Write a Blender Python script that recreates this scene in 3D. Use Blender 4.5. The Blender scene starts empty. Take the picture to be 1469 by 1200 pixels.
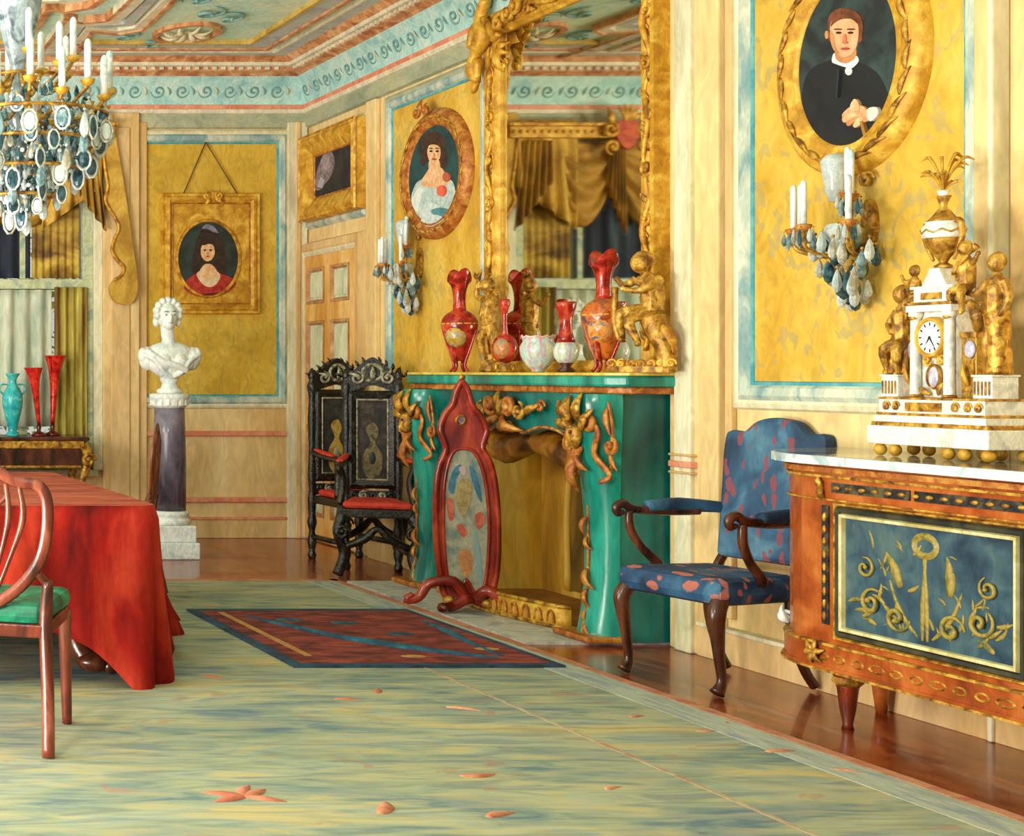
import bpy, bmesh, math, random
from mathutils import Vector, Matrix
random.seed(7)
PI = math.pi; sin = math.sin; cos = math.cos
C = bpy.context.scene.collection
F = 2000.0; CX = -383.0; HY = 532.0; EYE = 1.35
YB = 11.25; XR = 4.63; ZC = 3.85
V = Vector

# ---------------------------------------------------------------- camera
cam = bpy.data.objects.new('camera', bpy.data.cameras.new('camera'))
C.objects.link(cam); bpy.context.scene.camera = cam
cam.location = (0, 0, EYE); cam.rotation_euler = (PI/2, 0, 0)
cam.data.sensor_width = 36; cam.data.sensor_fit = 'HORIZONTAL'
cam.data.lens = F/1469*36
cam.data.shift_x = (734.5-CX)/1469; cam.data.shift_y = (HY-600)/1469
cam.data.clip_start = .05

# ---------------------------------------------------------------- materials
def lin(h):
    h = h.lstrip('#'); r = []
    for i in (0, 2, 4):
        c = int(h[i:i+2], 16)/255
        r.append(c/12.92 if c <= .04045 else ((c+.055)/1.055)**2.4)
    return (*r, 1)
MC = {}
def M(c1, c2=None, c3=None, rough=.6, metal=0, sc=5, st=(1, 1, 1), bump=.12, trans=0, sharp=.12, emit=0, spec=.5, dist=.8):
    key = (c1, c2, c3, rough, metal, sc, st, bump, trans, sharp, emit, spec, dist)
    if key in MC: return MC[key]
    m = bpy.data.materials.new('mat_'+c1.strip('#')); m.use_nodes = True
    n = m.node_tree.nodes; l = m.node_tree.links; b = n['Principled BSDF']
    b.inputs['Roughness'].default_value = rough; b.inputs['Metallic'].default_value = metal
    b.inputs['Transmission Weight'].default_value = trans
    b.inputs['Specular IOR Level'].default_value = spec
    tc = n.new('ShaderNodeTexCoord'); mp = n.new('ShaderNodeMapping')
    mp.inputs['Scale'].default_value = tuple(sc*s for s in st)
    l.new(tc.outputs['Object'], mp.inputs['Vector'])
    nz = n.new('ShaderNodeTexNoise'); nz.inputs['Scale'].default_value = 1
    nz.inputs['Detail'].default_value = 4; nz.inputs['Distortion'].default_value = dist
    l.new(mp.outputs['Vector'], nz.inputs['Vector'])
    cs = [c for c in (c1, c2, c3) if c]
    if len(cs) == 1:
        b.inputs['Base Color'].default_value = lin(c1)
    else:
        r = n.new('ShaderNodeValToRGB'); e = r.color_ramp.elements
        pos = [.5-sharp, .5+sharp] if len(cs) == 2 else [.5-sharp*1.3, .5, .5+sharp*1.3]
        e[0].position = pos[0]; e[0].color = lin(cs[0])
        e[1].position = pos[-1]; e[1].color = lin(cs[-1])
        if len(cs) == 3:
            x = e.new(.5); x.color = lin(cs[1])
        l.new(nz.outputs['Fac'], r.inputs['Fac']); l.new(r.outputs['Color'], b.inputs['Base Color'])
    if len(cs) > 1 and metal < .9:
        sm = n.new('ShaderNodeMapping'); sm.inputs['Scale'].default_value = tuple(max(9, sc*3.2)*q*(1 if min(st) < 1 else (1, 1, .45)[i]) for i, q in enumerate(st))
        l.new(tc.outputs['Object'], sm.inputs['Vector']); s2 = n.new('ShaderNodeTexNoise'); s2.inputs['Scale'].default_value = 1; s2.inputs['Detail'].default_value = 2; s2.inputs['Distortion'].default_value = 2.5
        l.new(sm.outputs['Vector'], s2.inputs['Vector']); mr = n.new('ShaderNodeMapRange'); mr.inputs[1].default_value = .3; mr.inputs[2].default_value = .7; mr.inputs[3].default_value = .84; mr.inputs[4].default_value = 1.1
        l.new(s2.outputs['Fac'], mr.inputs[0]); hs = n.new('ShaderNodeHueSaturation'); l.new(mr.outputs[0], hs.inputs['Value'])
        l.new(r.outputs['Color'], hs.inputs['Color']); l.new(hs.outputs['Color'], b.inputs['Base Color'])
    if bump:
        n2 = n.new('ShaderNodeTexNoise'); n2.inputs['Scale'].default_value = 5; n2.inputs['Detail'].default_value = 3
        l.new(mp.outputs['Vector'], n2.inputs['Vector'])
        bp_ = n.new('ShaderNodeBump'); bp_.inputs['Strength'].default_value = bump; bp_.inputs['Distance'].default_value = .01
        l.new(n2.outputs['Fac'], bp_.inputs['Height']); l.new(bp_.outputs['Normal'], b.inputs['Normal'])
    MC[key] = m
    return m

cream = M('#d6b070', '#e6c68a', '#edd49a', sc=2.2, st=(1, 1, .35), sharp=.16)
cream2 = M('#cfa96a', '#e3c088', sc=2.5, st=(1, 1, .3), sharp=.12)
creamw = M('#d6cfa6', '#e8dfbe', '#c9bf98', sc=4, st=(1, 1, .3))
greyg = M('#8f9a80', '#a9ad90', '#b7b48e', sc=3, st=(1, .5, 1))
bluem = M('#7fa0a2', '#b9c4b4', '#d6d6c0', sc=6, st=(1, 1, .5), sharp=.1)
teall = M('#3f93a0', '#6fb0b0', sc=8)
pink = M('#d9805e', '#e6a07c', sc=6)
damB = M('#b98a1c', '#d0a12c', '#dcb446', sc=3.2, sharp=.14)
gold = M('#8a5614', '#c98e24', '#e8bc48', rough=.5, metal=.25, sc=16, sharp=.14, bump=.3)
goldB = M('#b07a1c', '#d09a2a', '#e8c050', rough=.5, metal=.15, sc=12, sharp=.14, bump=.2)
gilt = M('#6a4210', '#b07c24', '#dcae48', rough=.45, metal=.3, sc=22, sharp=.12, bump=.3)
copper = M('#8a4416', '#b46a28', '#d09a44', rough=.5, metal=.2, sc=18, sharp=.14, bump=.2)
white = M('#e4e4da', '#f6f4ea', '#cfd6d2', sc=7, rough=.45)
marble = M('#c2cfd0', '#eceee6', '#d8dedb', sc=9, rough=.45, sharp=.13)
candlem = M('#dce8ec', '#f0efe8', '#b9ccd4', sc=10, rough=.5)
mahog = M('#3a1408', '#6e2a14', '#8e4024', sc=9, st=(1, 1, .3), rough=.28)
walnut = M('#1e0e08', '#4a2414', '#6a3820', sc=10, rough=.25, st=(1, 1, .3))
ebony = M('#060606', '#15120e', '#3a3224', sc=24, rough=.25, sharp=.14, bump=.4)
redc = M('#500a08', '#8c160e', '#ac3420', sc=5, st=(1, 1, .3), rough=.9, sharp=.13, spec=.15)
redseat = M('#c82a1c', '#e04a30', sc=10, rough=.7)
teal = M('#053e3c', '#09625c', '#128074', sc=3.5, st=(1, 1, .35), rough=.3, sharp=.14, bump=.2)
tealL = M('#085850', '#0f8070', '#34a892', sc=5, st=(1, 1, .25), rough=.22, sharp=.14)

def patmat(base, pc, sc=14, st=(1, 1, 1), thr=.3, mixf=.9, rot=.6):
    m = base.copy(); n = m.node_tree.nodes; l = m.node_tree.links; b = n['Principled BSDF']
    src = b.inputs['Base Color'].links[0].from_socket
    tc = n.new('ShaderNodeTexCoord'); nz = n.new('ShaderNodeTexNoise'); nz.inputs['Scale'].default_value = sc*.9
    l.new(tc.outputs['Object'], nz.inputs['Vector'])
    ad = n.new('ShaderNodeVectorMath'); ad.operation = 'MULTIPLY_ADD'; l.new(nz.outputs['Color'], ad.inputs[0]); ad.inputs[1].default_value = (.9/sc,)*3; l.new(tc.outputs['Object'], ad.inputs[2])
    mp = n.new('ShaderNodeMapping'); mp.inputs['Rotation'].default_value = (rot, rot*.6, rot); mp.inputs['Scale'].default_value = tuple(sc*q for q in st); l.new(ad.outputs[0], mp.inputs['Vector'])
    vo = n.new('ShaderNodeTexVoronoi'); vo.inputs['Scale'].default_value = 1; vo.inputs['Randomness'].default_value = .75; l.new(mp.outputs['Vector'], vo.inputs['Vector'])
    mr = n.new('ShaderNodeMapRange'); mr.inputs[1].default_value = thr; mr.inputs[2].default_value = thr+.06; mr.inputs[3].default_value = mixf; mr.inputs[4].default_value = 0
    l.new(vo.outputs['Distance'], mr.inputs[0]); mx = n.new('ShaderNodeMix'); mx.data_type = 'RGBA'; l.new(mr.outputs[0], mx.inputs[0]); l.new(src, mx.inputs[6]); mx.inputs[7].default_value = lin(pc)
    l.new(mx.outputs[2], b.inputs['Base Color']); return m
# ---------------------------------------------------------------- mesh builder
def catmull(pts, n=6, closed=False):
    P = [V(p) for p in pts]; out = []; N = len(P)
    if N < 3: return P
    segs = N if closed else N-1
    for i in range(segs):
        if closed: p0, p1, p2, p3 = P[i-1], P[i], P[(i+1) % N], P[(i+2) % N]
        else: p0, p1, p2, p3 = P[max(i-1, 0)], P[i], P[i+1], P[min(i+2, N-1)]
        for k in range(n):
            t = k/n
            out.append(.5*((2*p1)+(p2-p0)*t+(2*p0-5*p1+4*p2-p3)*t*t+(3*p1-p0-3*p2+p3)*t**3))
    if not closed: out.append(P[-1])
    return out
def interp(a, t):
    x = t*(len(a)-1); i = min(int(x), len(a)-2); return a[i]+(a[i+1]-a[i])*(x-i)

class Pl:
    def __init__(s, o, u, v, n): s.o, s.u, s.v, s.n = V(o), V(u), V(v), V(n)
    def __call__(s, a, b, c=0): return s.o+s.u*a+s.v*b+s.n*c
    def at(s, a, b, c=0): return Pl(s(a, b, c), s.u, s.v, s.n)
    def rot(s, ang):
        return Pl(s.o, s.u*cos(ang)+s.v*sin(ang), s.v*cos(ang)-s.u*sin(ang), s.n)
RW = Pl((XR, 0, 0), (0, -1, 0), (0, 0, 1), (-1, 0, 0))
BW = Pl((0, YB, 0), (1, 0, 0), (0, 0, 1), (0, -1, 0))
XY = Pl((0, 0, 0), (1, 0, 0), (0, 1, 0), (0, 0, 1))
def rp(x, y, off=0):
    d = F*(XR-off)/(x-CX); return (-d, EYE-(y-HY)*d/F)
def bp(x, y, off=0):
    d = YB-off; return ((x-CX)*d/F, EYE-(y-HY)*d/F)
def at(x, y, d): return V(((x-CX)*d/F, d, EYE-(y-HY)*d/F))

class B:
    def __init__(s): s.v = []; s.f = []; s.mi = []; s.sm = []; s.mats = []
    def add(s, vs, fs, m, smooth=False):
        if m not in s.mats: s.mats.append(m)
        k = s.mats.index(m); o = len(s.v)
        s.v += [tuple(p) for p in vs]
        for f in fs: s.f.append([i+o for i in f]); s.mi.append(k); s.sm.append(smooth)
        return s
    def box(s, lo, hi, m, pl=None):
        x0, y0, z0 = lo; x1, y1, z1 = hi
        p = [(x, y, z) for x in (x0, x1) for y in (y0, y1) for z in (z0, z1)]
        if pl: p = [pl(*q) for q in p]
        return s.add(p, [(0, 1, 3, 2), (4, 6, 7, 5), (0, 4, 5, 1), (2, 3, 7, 6), (0, 2, 6, 4), (1, 5, 7, 3)], m)
    def lathe(s, prof, c, m, seg=24, sx=1, sy=1, smooth=True, n=0):
        if n: prof = [(p.x, p.y) for p in catmull([(r, z, 0) for r, z in prof], n)]
        c = V(c); vs = []; fs = []; R = len(prof)
        for i in range(seg):
            a = 2*PI*i/seg
            for r, z in prof: vs.append(c+V((max(r, 1e-4)*cos(a)*sx, max(r, 1e-4)*sin(a)*sy, z)))
        for i in range(seg):
            j = (i+1) % seg
            for k in range(R-1): fs.append((i*R+k, j*R+k, j*R+k+1, i*R+k+1))
        fs.append([i*R for i in range(seg)][::-1]); fs.append([i*R+R-1 for i in range(seg)])
        return s.add(vs, fs, m, smooth)
    def ell(s, c, r, m, rot=None, seg=14, rings=9, smooth=True):
        c = V(c); vs = []; fs = []
        if not hasattr(r, '__len__'): r = (r, r, r)
        for i in range(rings+1):
            t = PI*i/rings
            for j in range(seg):
                a = 2*PI*j/seg; p = V((r[0]*sin(t)*cos(a), r[1]*sin(t)*sin(a), r[2]*cos(t)))
                if rot: p = rot @ p
                vs.append(c+p)
        for i in range(rings):
            for j in range(seg):
                k = (j+1) % seg; fs.append((i*seg+j, i*seg+k, (i+1)*seg+k, (i+1)*seg+j))
        return s.add(vs, fs, m, smooth)
    def tube(s, path, r, m, seg=8, n=5, closed=False, flat=None, smooth=True):
        P = catmull(path, n, closed) if n else [V(p) for p in path]
        N = len(P); r = r if hasattr(r, '__len__') else [r, r]
        vs = []; fs = []; t0 = None
        for i in range(N):
            a = P[i-1] if (i or closed) else P[0]; b = P[(i+1) % N] if (i < N-1 or closed) else P[-1]
            t = (b-a); t = t.normalized() if t.length > 1e-9 else V((0, 0, 1))
            if t0 is None:
                u = V((0, 0, 1)) if abs(t.z) < .9 else V((1, 0, 0))
                u = (u-t*u.dot(t)).normalized()
            else:
                u = (u-t*u.dot(t)); u = u.normalized() if u.length > 1e-6 else V((1, 0, 0))
            t0 = t; w = t.cross(u); rr = interp(list(r), i/max(N-1, 1))
            for k in range(seg):
                g = 2*PI*k/seg; q = u*cos(g)*rr+w*sin(g)*rr
                if flat: q = q-V(flat)*q.dot(V(flat))*.55
                vs.append(P[i]+q)
        for i in range(N if closed else N-1):
            j = (i+1) % N
            for k in range(seg):
                l = (k+1) % seg; fs.append((i*seg+k, i*seg+l, j*seg+l, j*seg+k))
        if not closed: fs += [list(range(seg))[::-1], [(N-1)*seg+k for k in range(seg)]]
        return s.add(vs, fs, m, smooth)
    def prism(s, poly, pl, c0, c1, m, n=0, smooth=False):
        if n: poly = [(p.x, p.y) for p in catmull([(a, b, 0) for a, b in poly], n, True)]
        N = len(poly); vs = [pl(a, b, c0) for a, b in poly]+[pl(a, b, c1) for a, b in poly]
        fs = [list(range(N))[::-1], list(range(N, 2*N))]+[(i, (i+1) % N, N+(i+1) % N, N+i) for i in range(N)]
        return s.add(vs, fs, m, smooth)
    def sweep(s, poly, prof, pl, m, closed=True, smooth=False):
        # moulding: profile (outward offset, height off the plane) carried round a closed outline
        N = len(poly); vs = []; fs = []; R = len(prof); Q = [V((a, b)) for a, b in poly]
        area = sum(Q[i].x*Q[(i+1) % N].y-Q[(i+1) % N].x*Q[i].y for i in range(N))
        sg = 1 if area > 0 else -1
        for i in range(N):
            if closed: d1 = (Q[i]-Q[i-1]).normalized(); d2 = (Q[(i+1) % N]-Q[i]).normalized()
            else:
                d1 = (Q[i]-Q[i-1]).normalized() if i else (Q[1]-Q[0]).normalized()
                d2 = (Q[i+1]-Q[i]).normalized() if i < N-1 else d1
            n1 = V((d1.y, -d1.x))*sg; n2 = V((d2.y, -d2.x))*sg; h = n1+n2
            h = h/max(h.dot(n1), .3)
            for o, c in prof:
                q = Q[i]+h*o; vs.append(pl(q.x, q.y, c))
        for i in range(N if closed else N-1):
            j = (i+1) % N
            for k in range(R-1): fs.append((i*R+k, j*R+k, j*R+k+1, i*R+k+1))
        return s.add(vs, fs, m, smooth)
    def grid(s, fn, nu, nv, m, closed_u=False, smooth=True):
        vs = [fn(i/nu, j/nv) for i in range(nu if closed_u else nu+1) for j in range(nv+1)]; fs = []
        for i in range(nu):
            a = i; b = (i+1) % nu if closed_u else i+1
            for j in range(nv): fs.append((a*(nv+1)+j, b*(nv+1)+j, b*(nv+1)+j+1, a*(nv+1)+j+1))
        return s.add(vs, fs, m, smooth)
    def build(s, name, parent=None, bevel=0, loc=None, solid=0, remesh=0, subsurf=0):
        me = bpy.data.meshes.new(name); me.from_pydata(s.v, [], s.f)
        for m in s.mats: me.materials.append(m)
        for p, k, q in zip(me.polygons, s.mi, s.sm): p.material_index = k; p.use_smooth = q
        bm = bmesh.new(); bm.from_mesh(me); bmesh.ops.recalc_face_normals(bm, faces=bm.faces); bm.to_mesh(me); bm.free()
        o = bpy.data.objects.new(name, me); C.objects.link(o)
        if parent: o.parent = parent
        if loc: o.location = loc
        if solid:
            q = o.modifiers.new('s', 'SOLIDIFY'); q.thickness = solid; q.offset = 0
        if bevel:
            q = o.modifiers.new('b', 'BEVEL'); q.width = bevel; q.segments = 2; q.limit_method = 'ANGLE'
        if remesh:
            q = o.modifiers.new('r', 'REMESH'); q.mode = 'VOXEL'; q.voxel_size = remesh; q.use_smooth_shade = True
            q = o.modifiers.new('m', 'SMOOTH'); q.iterations = 2; q.factor = .5
        if subsurf:
            q = o.modifiers.new('u', 'SUBSURF'); q.levels = subsurf; q.render_levels = subsurf
        return o
def thing(name, label, cat, loc=(0, 0, 0), rz=0, group=None):
    o = bpy.data.objects.new(name, None); C.objects.link(o); o.empty_display_size = .1
    o.location = loc; o.rotation_euler = (0, 0, rz); return tag(o, label, cat, group)
def tag(o, label, cat, group=None, kind=None):
    if label: o['label'] = label
    if cat: o['category'] = cat
    if group: o['group'] = group
    if kind: o['kind'] = kind
    return o
def struct(o): o['kind'] = 'structure'; return o
def copy_tree(o, parent=None):
    c = o.copy(); C.objects.link(c)
    if parent: c.parent = parent
    for ch in [x for x in bpy.data.objects if x.parent == o]: copy_tree(ch, c)
    return c
def rect(a0, a1, b0, b1): return [(a0, b0), (a1, b0), (a1, b1), (a0, b1)]
def oval(a, b, ra, rb, n=48): return [(a+ra*cos(2*PI*i/n), b+rb*sin(2*PI*i/n)) for i in range(n)]
def spiral(b, pl, a, c, size, m, rot=0, flip=1, turns=1.25, off=.02, r=.012, tail=None):
    pts = []
    for i in range(15):
        t = i/14; g = rot+flip*t*turns*2*PI; R = size*(1-.8*t); pts.append(pl(a+R*cos(g), c+R*sin(g), off+.2*size*t))
    if tail: pts = [pl(*q, off) for q in tail]+pts
    b.tube(pts, [r*.5, r, r*1.2, r, r*.6], m, seg=6, n=2)
    b.ell(pts[-1], r*1.3, m, seg=8, rings=5)
def leaf(b, pl, a, c, L, m, rot=0, w=.3, off=.01, curl=.3, dome=.25):
    pts = []; d = V((cos(rot), sin(rot))); e = V((-sin(rot), cos(rot)))
    for t in (0, .25, .5, .75, 1):
        q = V((a, c))+d*L*t+e*curl*L*t*t; pts.append(pl(q.x, q.y, off+dome*L*sin(PI*t)))
    b.tube(pts, [L*w*.25, L*w*.5, L*w*.55, L*w*.35, L*.02], m, seg=6, n=3, flat=pl.n)

# ================================================================ ROOM SHELL
# parquet floor
def brickfloor():
    m = bpy.data.materials.new('parquet'); m.use_nodes = True; n = m.node_tree.nodes; l = m.node_tree.links; b = n['Principled BSDF']
    tc = n.new('ShaderNodeTexCoord'); mp = n.new('ShaderNodeMapping'); mp.inputs['Rotation'].default_value = (0, 0, PI/4)
    l.new(tc.outputs['Object'], mp.inputs['Vector'])
    br = n.new('ShaderNodeTexBrick'); br.inputs['Scale'].default_value = 2.2; br.inputs['Mortar Size'].default_value = .008
    br.inputs['Color1'].default_value = lin('#8e3c18'); br.inputs['Color2'].default_value = lin('#6c2610'); br.inputs['Mortar'].default_value = lin('#3a1408')
    l.new(mp.outputs['Vector'], br.inputs['Vector'])
    m2 = n.new('ShaderNodeMapping'); m2.inputs['Scale'].default_value = (5, 1.5, 1); l.new(tc.outputs['Object'], m2.inputs['Vector'])
    nz = n.new('ShaderNodeTexNoise'); nz.inputs['Scale'].default_value = 1.6; nz.inputs['Detail'].default_value = 4; nz.inputs['Distortion'].default_value = 1
    l.new(m2.outputs['Vector'], nz.inputs['Vector'])
    r = n.new('ShaderNodeValToRGB'); e = r.color_ramp.elements; e[0].position = .40; e[0].color = lin('#74200e'); e[1].position = .64; e[1].color = lin('#c8642c')
    l.new(nz.outputs['Fac'], r.inputs['Fac'])
    mx = n.new('ShaderNodeMix'); mx.data_type = 'RGBA'; mx.inputs[0].default_value = .55
    l.new(br.outputs['Color'], mx.inputs[6]); l.new(r.outputs['Color'], mx.inputs[7]); l.new(mx.outputs[2], b.inputs['Base Color'])
    b.inputs['Roughness'].default_value = .25; b.inputs['Coat Weight'].default_value = .3
    return m
b = B(); b.box((-3.2, -1.5, -.1), (XR+.35, YB+.35, 0), brickfloor()); struct(b.build('floor'))

# walls
FY0, FY1, FZ = 7.0, 8.6, 1.10            # firebox hole in the right wall
b = B()
b.box((XR, -1.5, 0), (XR+.3, FY0, ZC), cream); b.box((XR, FY1, 0), (XR+.3, YB+.3, ZC), cream); b.box((XR, FY0, FZ), (XR+.3, FY1, ZC), cream)
wall_right = struct(b.build('wall_right'))
WX0, WX1, WZ0, WZ1 = 1.25, 2.90, .55, 3.22
b = B()
b.box((-3.2, YB, 0), (WX0, YB+.3, ZC), cream); b.box((WX1, YB, 0), (XR, YB+.3, ZC), cream)
b.box((WX0, YB, 0), (WX1, YB+.3, WZ0), cream); b.box((WX0, YB, WZ1), (WX1, YB+.3, ZC), cream)
wall_back = struct(b.build('wall_back'))

# damask panels with mouldings (back wall and right wall)
def damask(c1, c2, c3, leafc, sc=3, thr=.56):
    m = M(c1, c2, c3, sc=sc, sharp=.15, st=(1, 1, .6)).copy(); n = m.node_tree.nodes; l = m.node_tree.links; b = n['Principled BSDF']
    src = b.inputs['Base Color'].links[0].from_socket
    tc = n.new('ShaderNodeTexCoord'); mp = n.new('ShaderNodeMapping'); mp.inputs['Scale'].default_value = (1, 1, .8); mp.inputs['Rotation'].default_value = (.5, .2, 0)
    l.new(tc.outputs['Object'], mp.inputs['Vector'])
    wv = n.new('ShaderNodeTexWave'); wv.inputs['Scale'].default_value = 3.4; wv.inputs['Distortion'].default_value = 9; wv.inputs['Detail'].default_value = 2; wv.inputs['Detail Scale'].default_value = 2.6
    nz = n.new('ShaderNodeTexNoise'); nz.inputs['Scale'].default_value = 9; l.new(tc.outputs['Object'], nz.inputs['Vector'])
    l.new(mp.outputs['Vector'], wv.inputs['Vector'])
    mu = n.new('ShaderNodeMath'); mu.operation = 'MULTIPLY'; l.new(wv.outputs['Fac'], mu.inputs[0]); l.new(nz.outputs['Fac'], mu.inputs[1])
    r = n.new('ShaderNodeValToRGB'); r.color_ramp.elements[0].position = thr-.06; r.color_ramp.elements[1].position = thr
    r.color_ramp.elements[0].color = (0, 0, 0, 1); r.color_ramp.elements[1].color = (.5, .5, .5, 1)
    l.new(mu.outputs[0], r.inputs['Fac'])
    mx = n.new('ShaderNodeMix'); mx.data_type = 'RGBA'; l.new(r.outputs['Color'], mx.inputs[0]); l.new(src, mx.inputs[6]); mx.inputs[7].default_value = lin(leafc)
    l.new(mx.outputs[2], b.inputs['Base Color'])
    return m
dam_back = damask('#c49a2a', '#d4ac3a', '#e2c058', '#a8923a', thr=.54)
dam_right = damask('#cc9c2c', '#d9ae40', '#e2be60', '#9c9468', thr=.5)
dam_mid = damask('#c4922a', '#d8aa3a', '#e0bc58', '#a89a5a', thr=.5)
def panel(pl, parent, a0, a1, b0, b1, dm, w=.05, outer=creamw, inner=bluem, line=teall, nm=''):
    b = B(); b.box((a0, b0, .0), (a1, b1, .006), dm, pl); b.build('wall_panel', parent)
    b = B(); R = rect(a0, a1, b0, b1)
    b.sweep(R, [(-.0, .004), (.004, .012), (.018, .014)], pl, line)
    b.sweep(R, [(.018, .014), (.03, .03), (.03+w*.5, .034), (.03+w*.8, .02)], pl, inner)
    b.sweep(R, [(.03+w*.8, .02), (.03+w, .026), (.03+w*1.3, .018), (.03+w*1.45, 0)], pl, outer)
    b.build('panel_moulding', parent)
a0, z1 = bp(205, 207); a1, z0 = bp(396, 566)
panel(BW, wall_back, a0, a1, z0, z1, dam_back, .06)
# middle panel behind lady portrait
a0 = rp(566, 0)[0]; a1 = rp(692, 0)[0]
panel(RW, wall_right, a0, a1, 1.12, 3.17, dam_mid, .06, greyg)
# over-door panel
a0o = rp(432, 0)[0]+.03; a1o = rp(521, 0)[0]
b = B(); b.box((a0o, 2.55, 0), (a1o, 3.17, .006), damB, RW); b.build('wall_panel', wall_right)
b = B(); b.sweep(rect(a0o, a1o, 2.55, 3.17), [(0, .004), (.01, .03), (.045, .034), (.07, 0)], RW, bluem); b.build('panel_moulding', wall_right)
# right panel behind man
a0 = rp(1085, 0)[0]; a1 = rp(1386, 0)[0]
panel(RW, wall_right, a0, a1, rp(1180, 548)[1], 3.17, dam_right, .07, creamw)
# pilaster strips
b = B()
for x0, x1, o in ((975, 1045, .05), (988, 1012, .075), (1415, 1442, .05), (1442, 1450, .07), (532, 546, .04)):
    p0 = rp(x0, 0)[0]; p1 = rp(x1, 0)[0]
    b.box((p0, 0 if x0 > 600 else .12, 0), (p1, 3.3, o), cream if o < .06 else creamw, RW)
b.box((rp(1048, 0)[0], .2, 0), (rp(1058, 0)[0], 3.25, .03), cream2, RW)
struct(b.build('trim_1', bevel=.008))
b = B()   # pilaster beside the window on the back wall
b.box((2.97, .001, 0), (3.26, 3.42, .07), cream, BW); b.box((3.03, .3, .07), (3.18, 3.3, .085), cream2, BW)
b.box((3.26, .001, 0), (3.33, 3.35, .04), cream2, BW)
b.box((4.46, .001, 0), (4.62, 3.35, .046), creamw, BW); b.box((4.52, .001, .046), (4.56, 3.35, .06), cream2, BW)
struct(b.build('trim_2', bevel=.008))
# chair rails and skirting
b = B()
for y in (622, 717):
    z = bp(300, y)[1]; b.box((3.33, z-.02, 0), (4.46, z+.02, .03), pink, BW)
for z, h in ((.86, .012), (.90, .03), (.945, .012)):
    for s0, s1 in ((-6.78, -6.62),): b.box((s0, z-h/2, 0), (s1, z+h/2, .085), pink if h > .02 else cream2, RW)
    b.box((-6.4, z-h/2, 0), (1.0, z+h/2, .03), pink if h > .02 else cream2, RW)
    b.box((-10.05, z-h/2, 0), (-8.95, z+h/2, .03), pink if h > .02 else cream2, RW)
struct(b.build('trim_3', bevel=.005))
b = B()
b.box((-3.2, .001, 0), (4.625, .15, .03), cream2, BW); b.box((-3.2, .15, 0), (4.625, .17, .04), pink, BW); struct(b.build('baseboard_back', bevel=.004))
b = B()
for s0, s1 in ((-10.05, -8.95), (-6.62, 1.2)): b.box((s0, 0, 0), (s1, .14, .055), cream2, RW); b.box((s0, .14, 0), (s1, .16, .06), creamw, RW)
struct(b.build('baseboard_right', bevel=.004))

# cornice: profile round the two walls
aquaf = M('#8ec0c0', '#b0d8d2', '#c8e0d4', sc=7, sharp=.14)
lilac = M('#a8b0b4', '#c4c4c4', '#b4ccc4', sc=6)
orange = M('#a05a34', '#c88a58', '#deb080', sc=10, sharp=.14)
whit2 = M('#cfc8ac', '#e6ddc2', sc=10)
aquac = M('#a8d8cc', '#c4e8d8', '#dcecd2', sc=2.4, sharp=.14)
def cornice(pl, s0, s1, sgn):
    # segments of (z, projection); mitred in the corner
    seq = [(3.30, .0, greyg), (3.31, .03, greyg), (3.415, .035, greyg), (3.42, .05, whit2), (3.45, .06, whit2), (3.455, .045, pink), (3.485, .055, pink),
           (3.49, .04, aquaf), (3.56, .055, aquaf), (3.63, .08, aquaf), (3.70, .13, aquaf), (3.715, .15, orange), (3.73, .19, orange), (3.76, .20, orange), (3.765, .23, whit2), (3.79, .235, whit2),
           (3.80, .25, orange), (3.83, .29, orange), (3.845, .30, orange), (ZC, .30, orange)]
    for (za, oa, m), (zb, ob, m2) in zip(seq[:-1], seq[1:]):
        if pl is BW: e0 = [s0, s0]; e1 = [XR-oa, XR-ob]
        else: e0 = [-(YB-oa), -(YB-ob)]; e1 = [s1, s1]
        b.add([pl(e0[0], za, oa), pl(e1[0], za, oa), pl(e1[1], zb, ob), pl(e0[1], zb, ob)], [(0, 1, 2, 3)], m2)
b = B(); cornice(BW, -3.2, 0, 1)
# scroll ornament in the frieze
scr = M('#6d9a98', '#86aca4', sc=9); scr2 = M('#e0d8b8', '#c9b98c', sc=9)
def friezeorn(pl, s0, s1, step):
    a = s0; k = 0
    while a < s1:
        P2 = Pl(pl(0, 3.595, .058), pl.u, (pl.v*.9+pl.n*.3).normalized(), (pl.n*.9-pl.v*.3).normalized())
        spiral(b, P2, a, 0, .058, scr, rot=PI*(k % 2), flip=1 if k % 2 else -1, off=.008, r=.007)
        leaf(b, P2, a+step*.5, -.03, .07, scr2 if k % 3 == 0 else scr, rot=PI/2, w=.22, curl=.4, off=.006)
        a += step; k += 1
friezeorn(BW, -.2, 4.5, .19)
struct(b.build('trim_4'))
b = B(); cornice(RW, 0, 1.4, 1); friezeorn(RW, -11.1, -4, .19)
a = -11.0
while a < -4:                            # dentils
    b.box((a, 3.735, .19), (a+.03, 3.758, .215), whit2, RW); a += .07
a = 1.0
while a < 4.35:
    b.box((a, 3.735, .19), (a+.03, 3.758, .215), whit2, BW); a += .07
struct(b.build('trim_5'))

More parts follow.
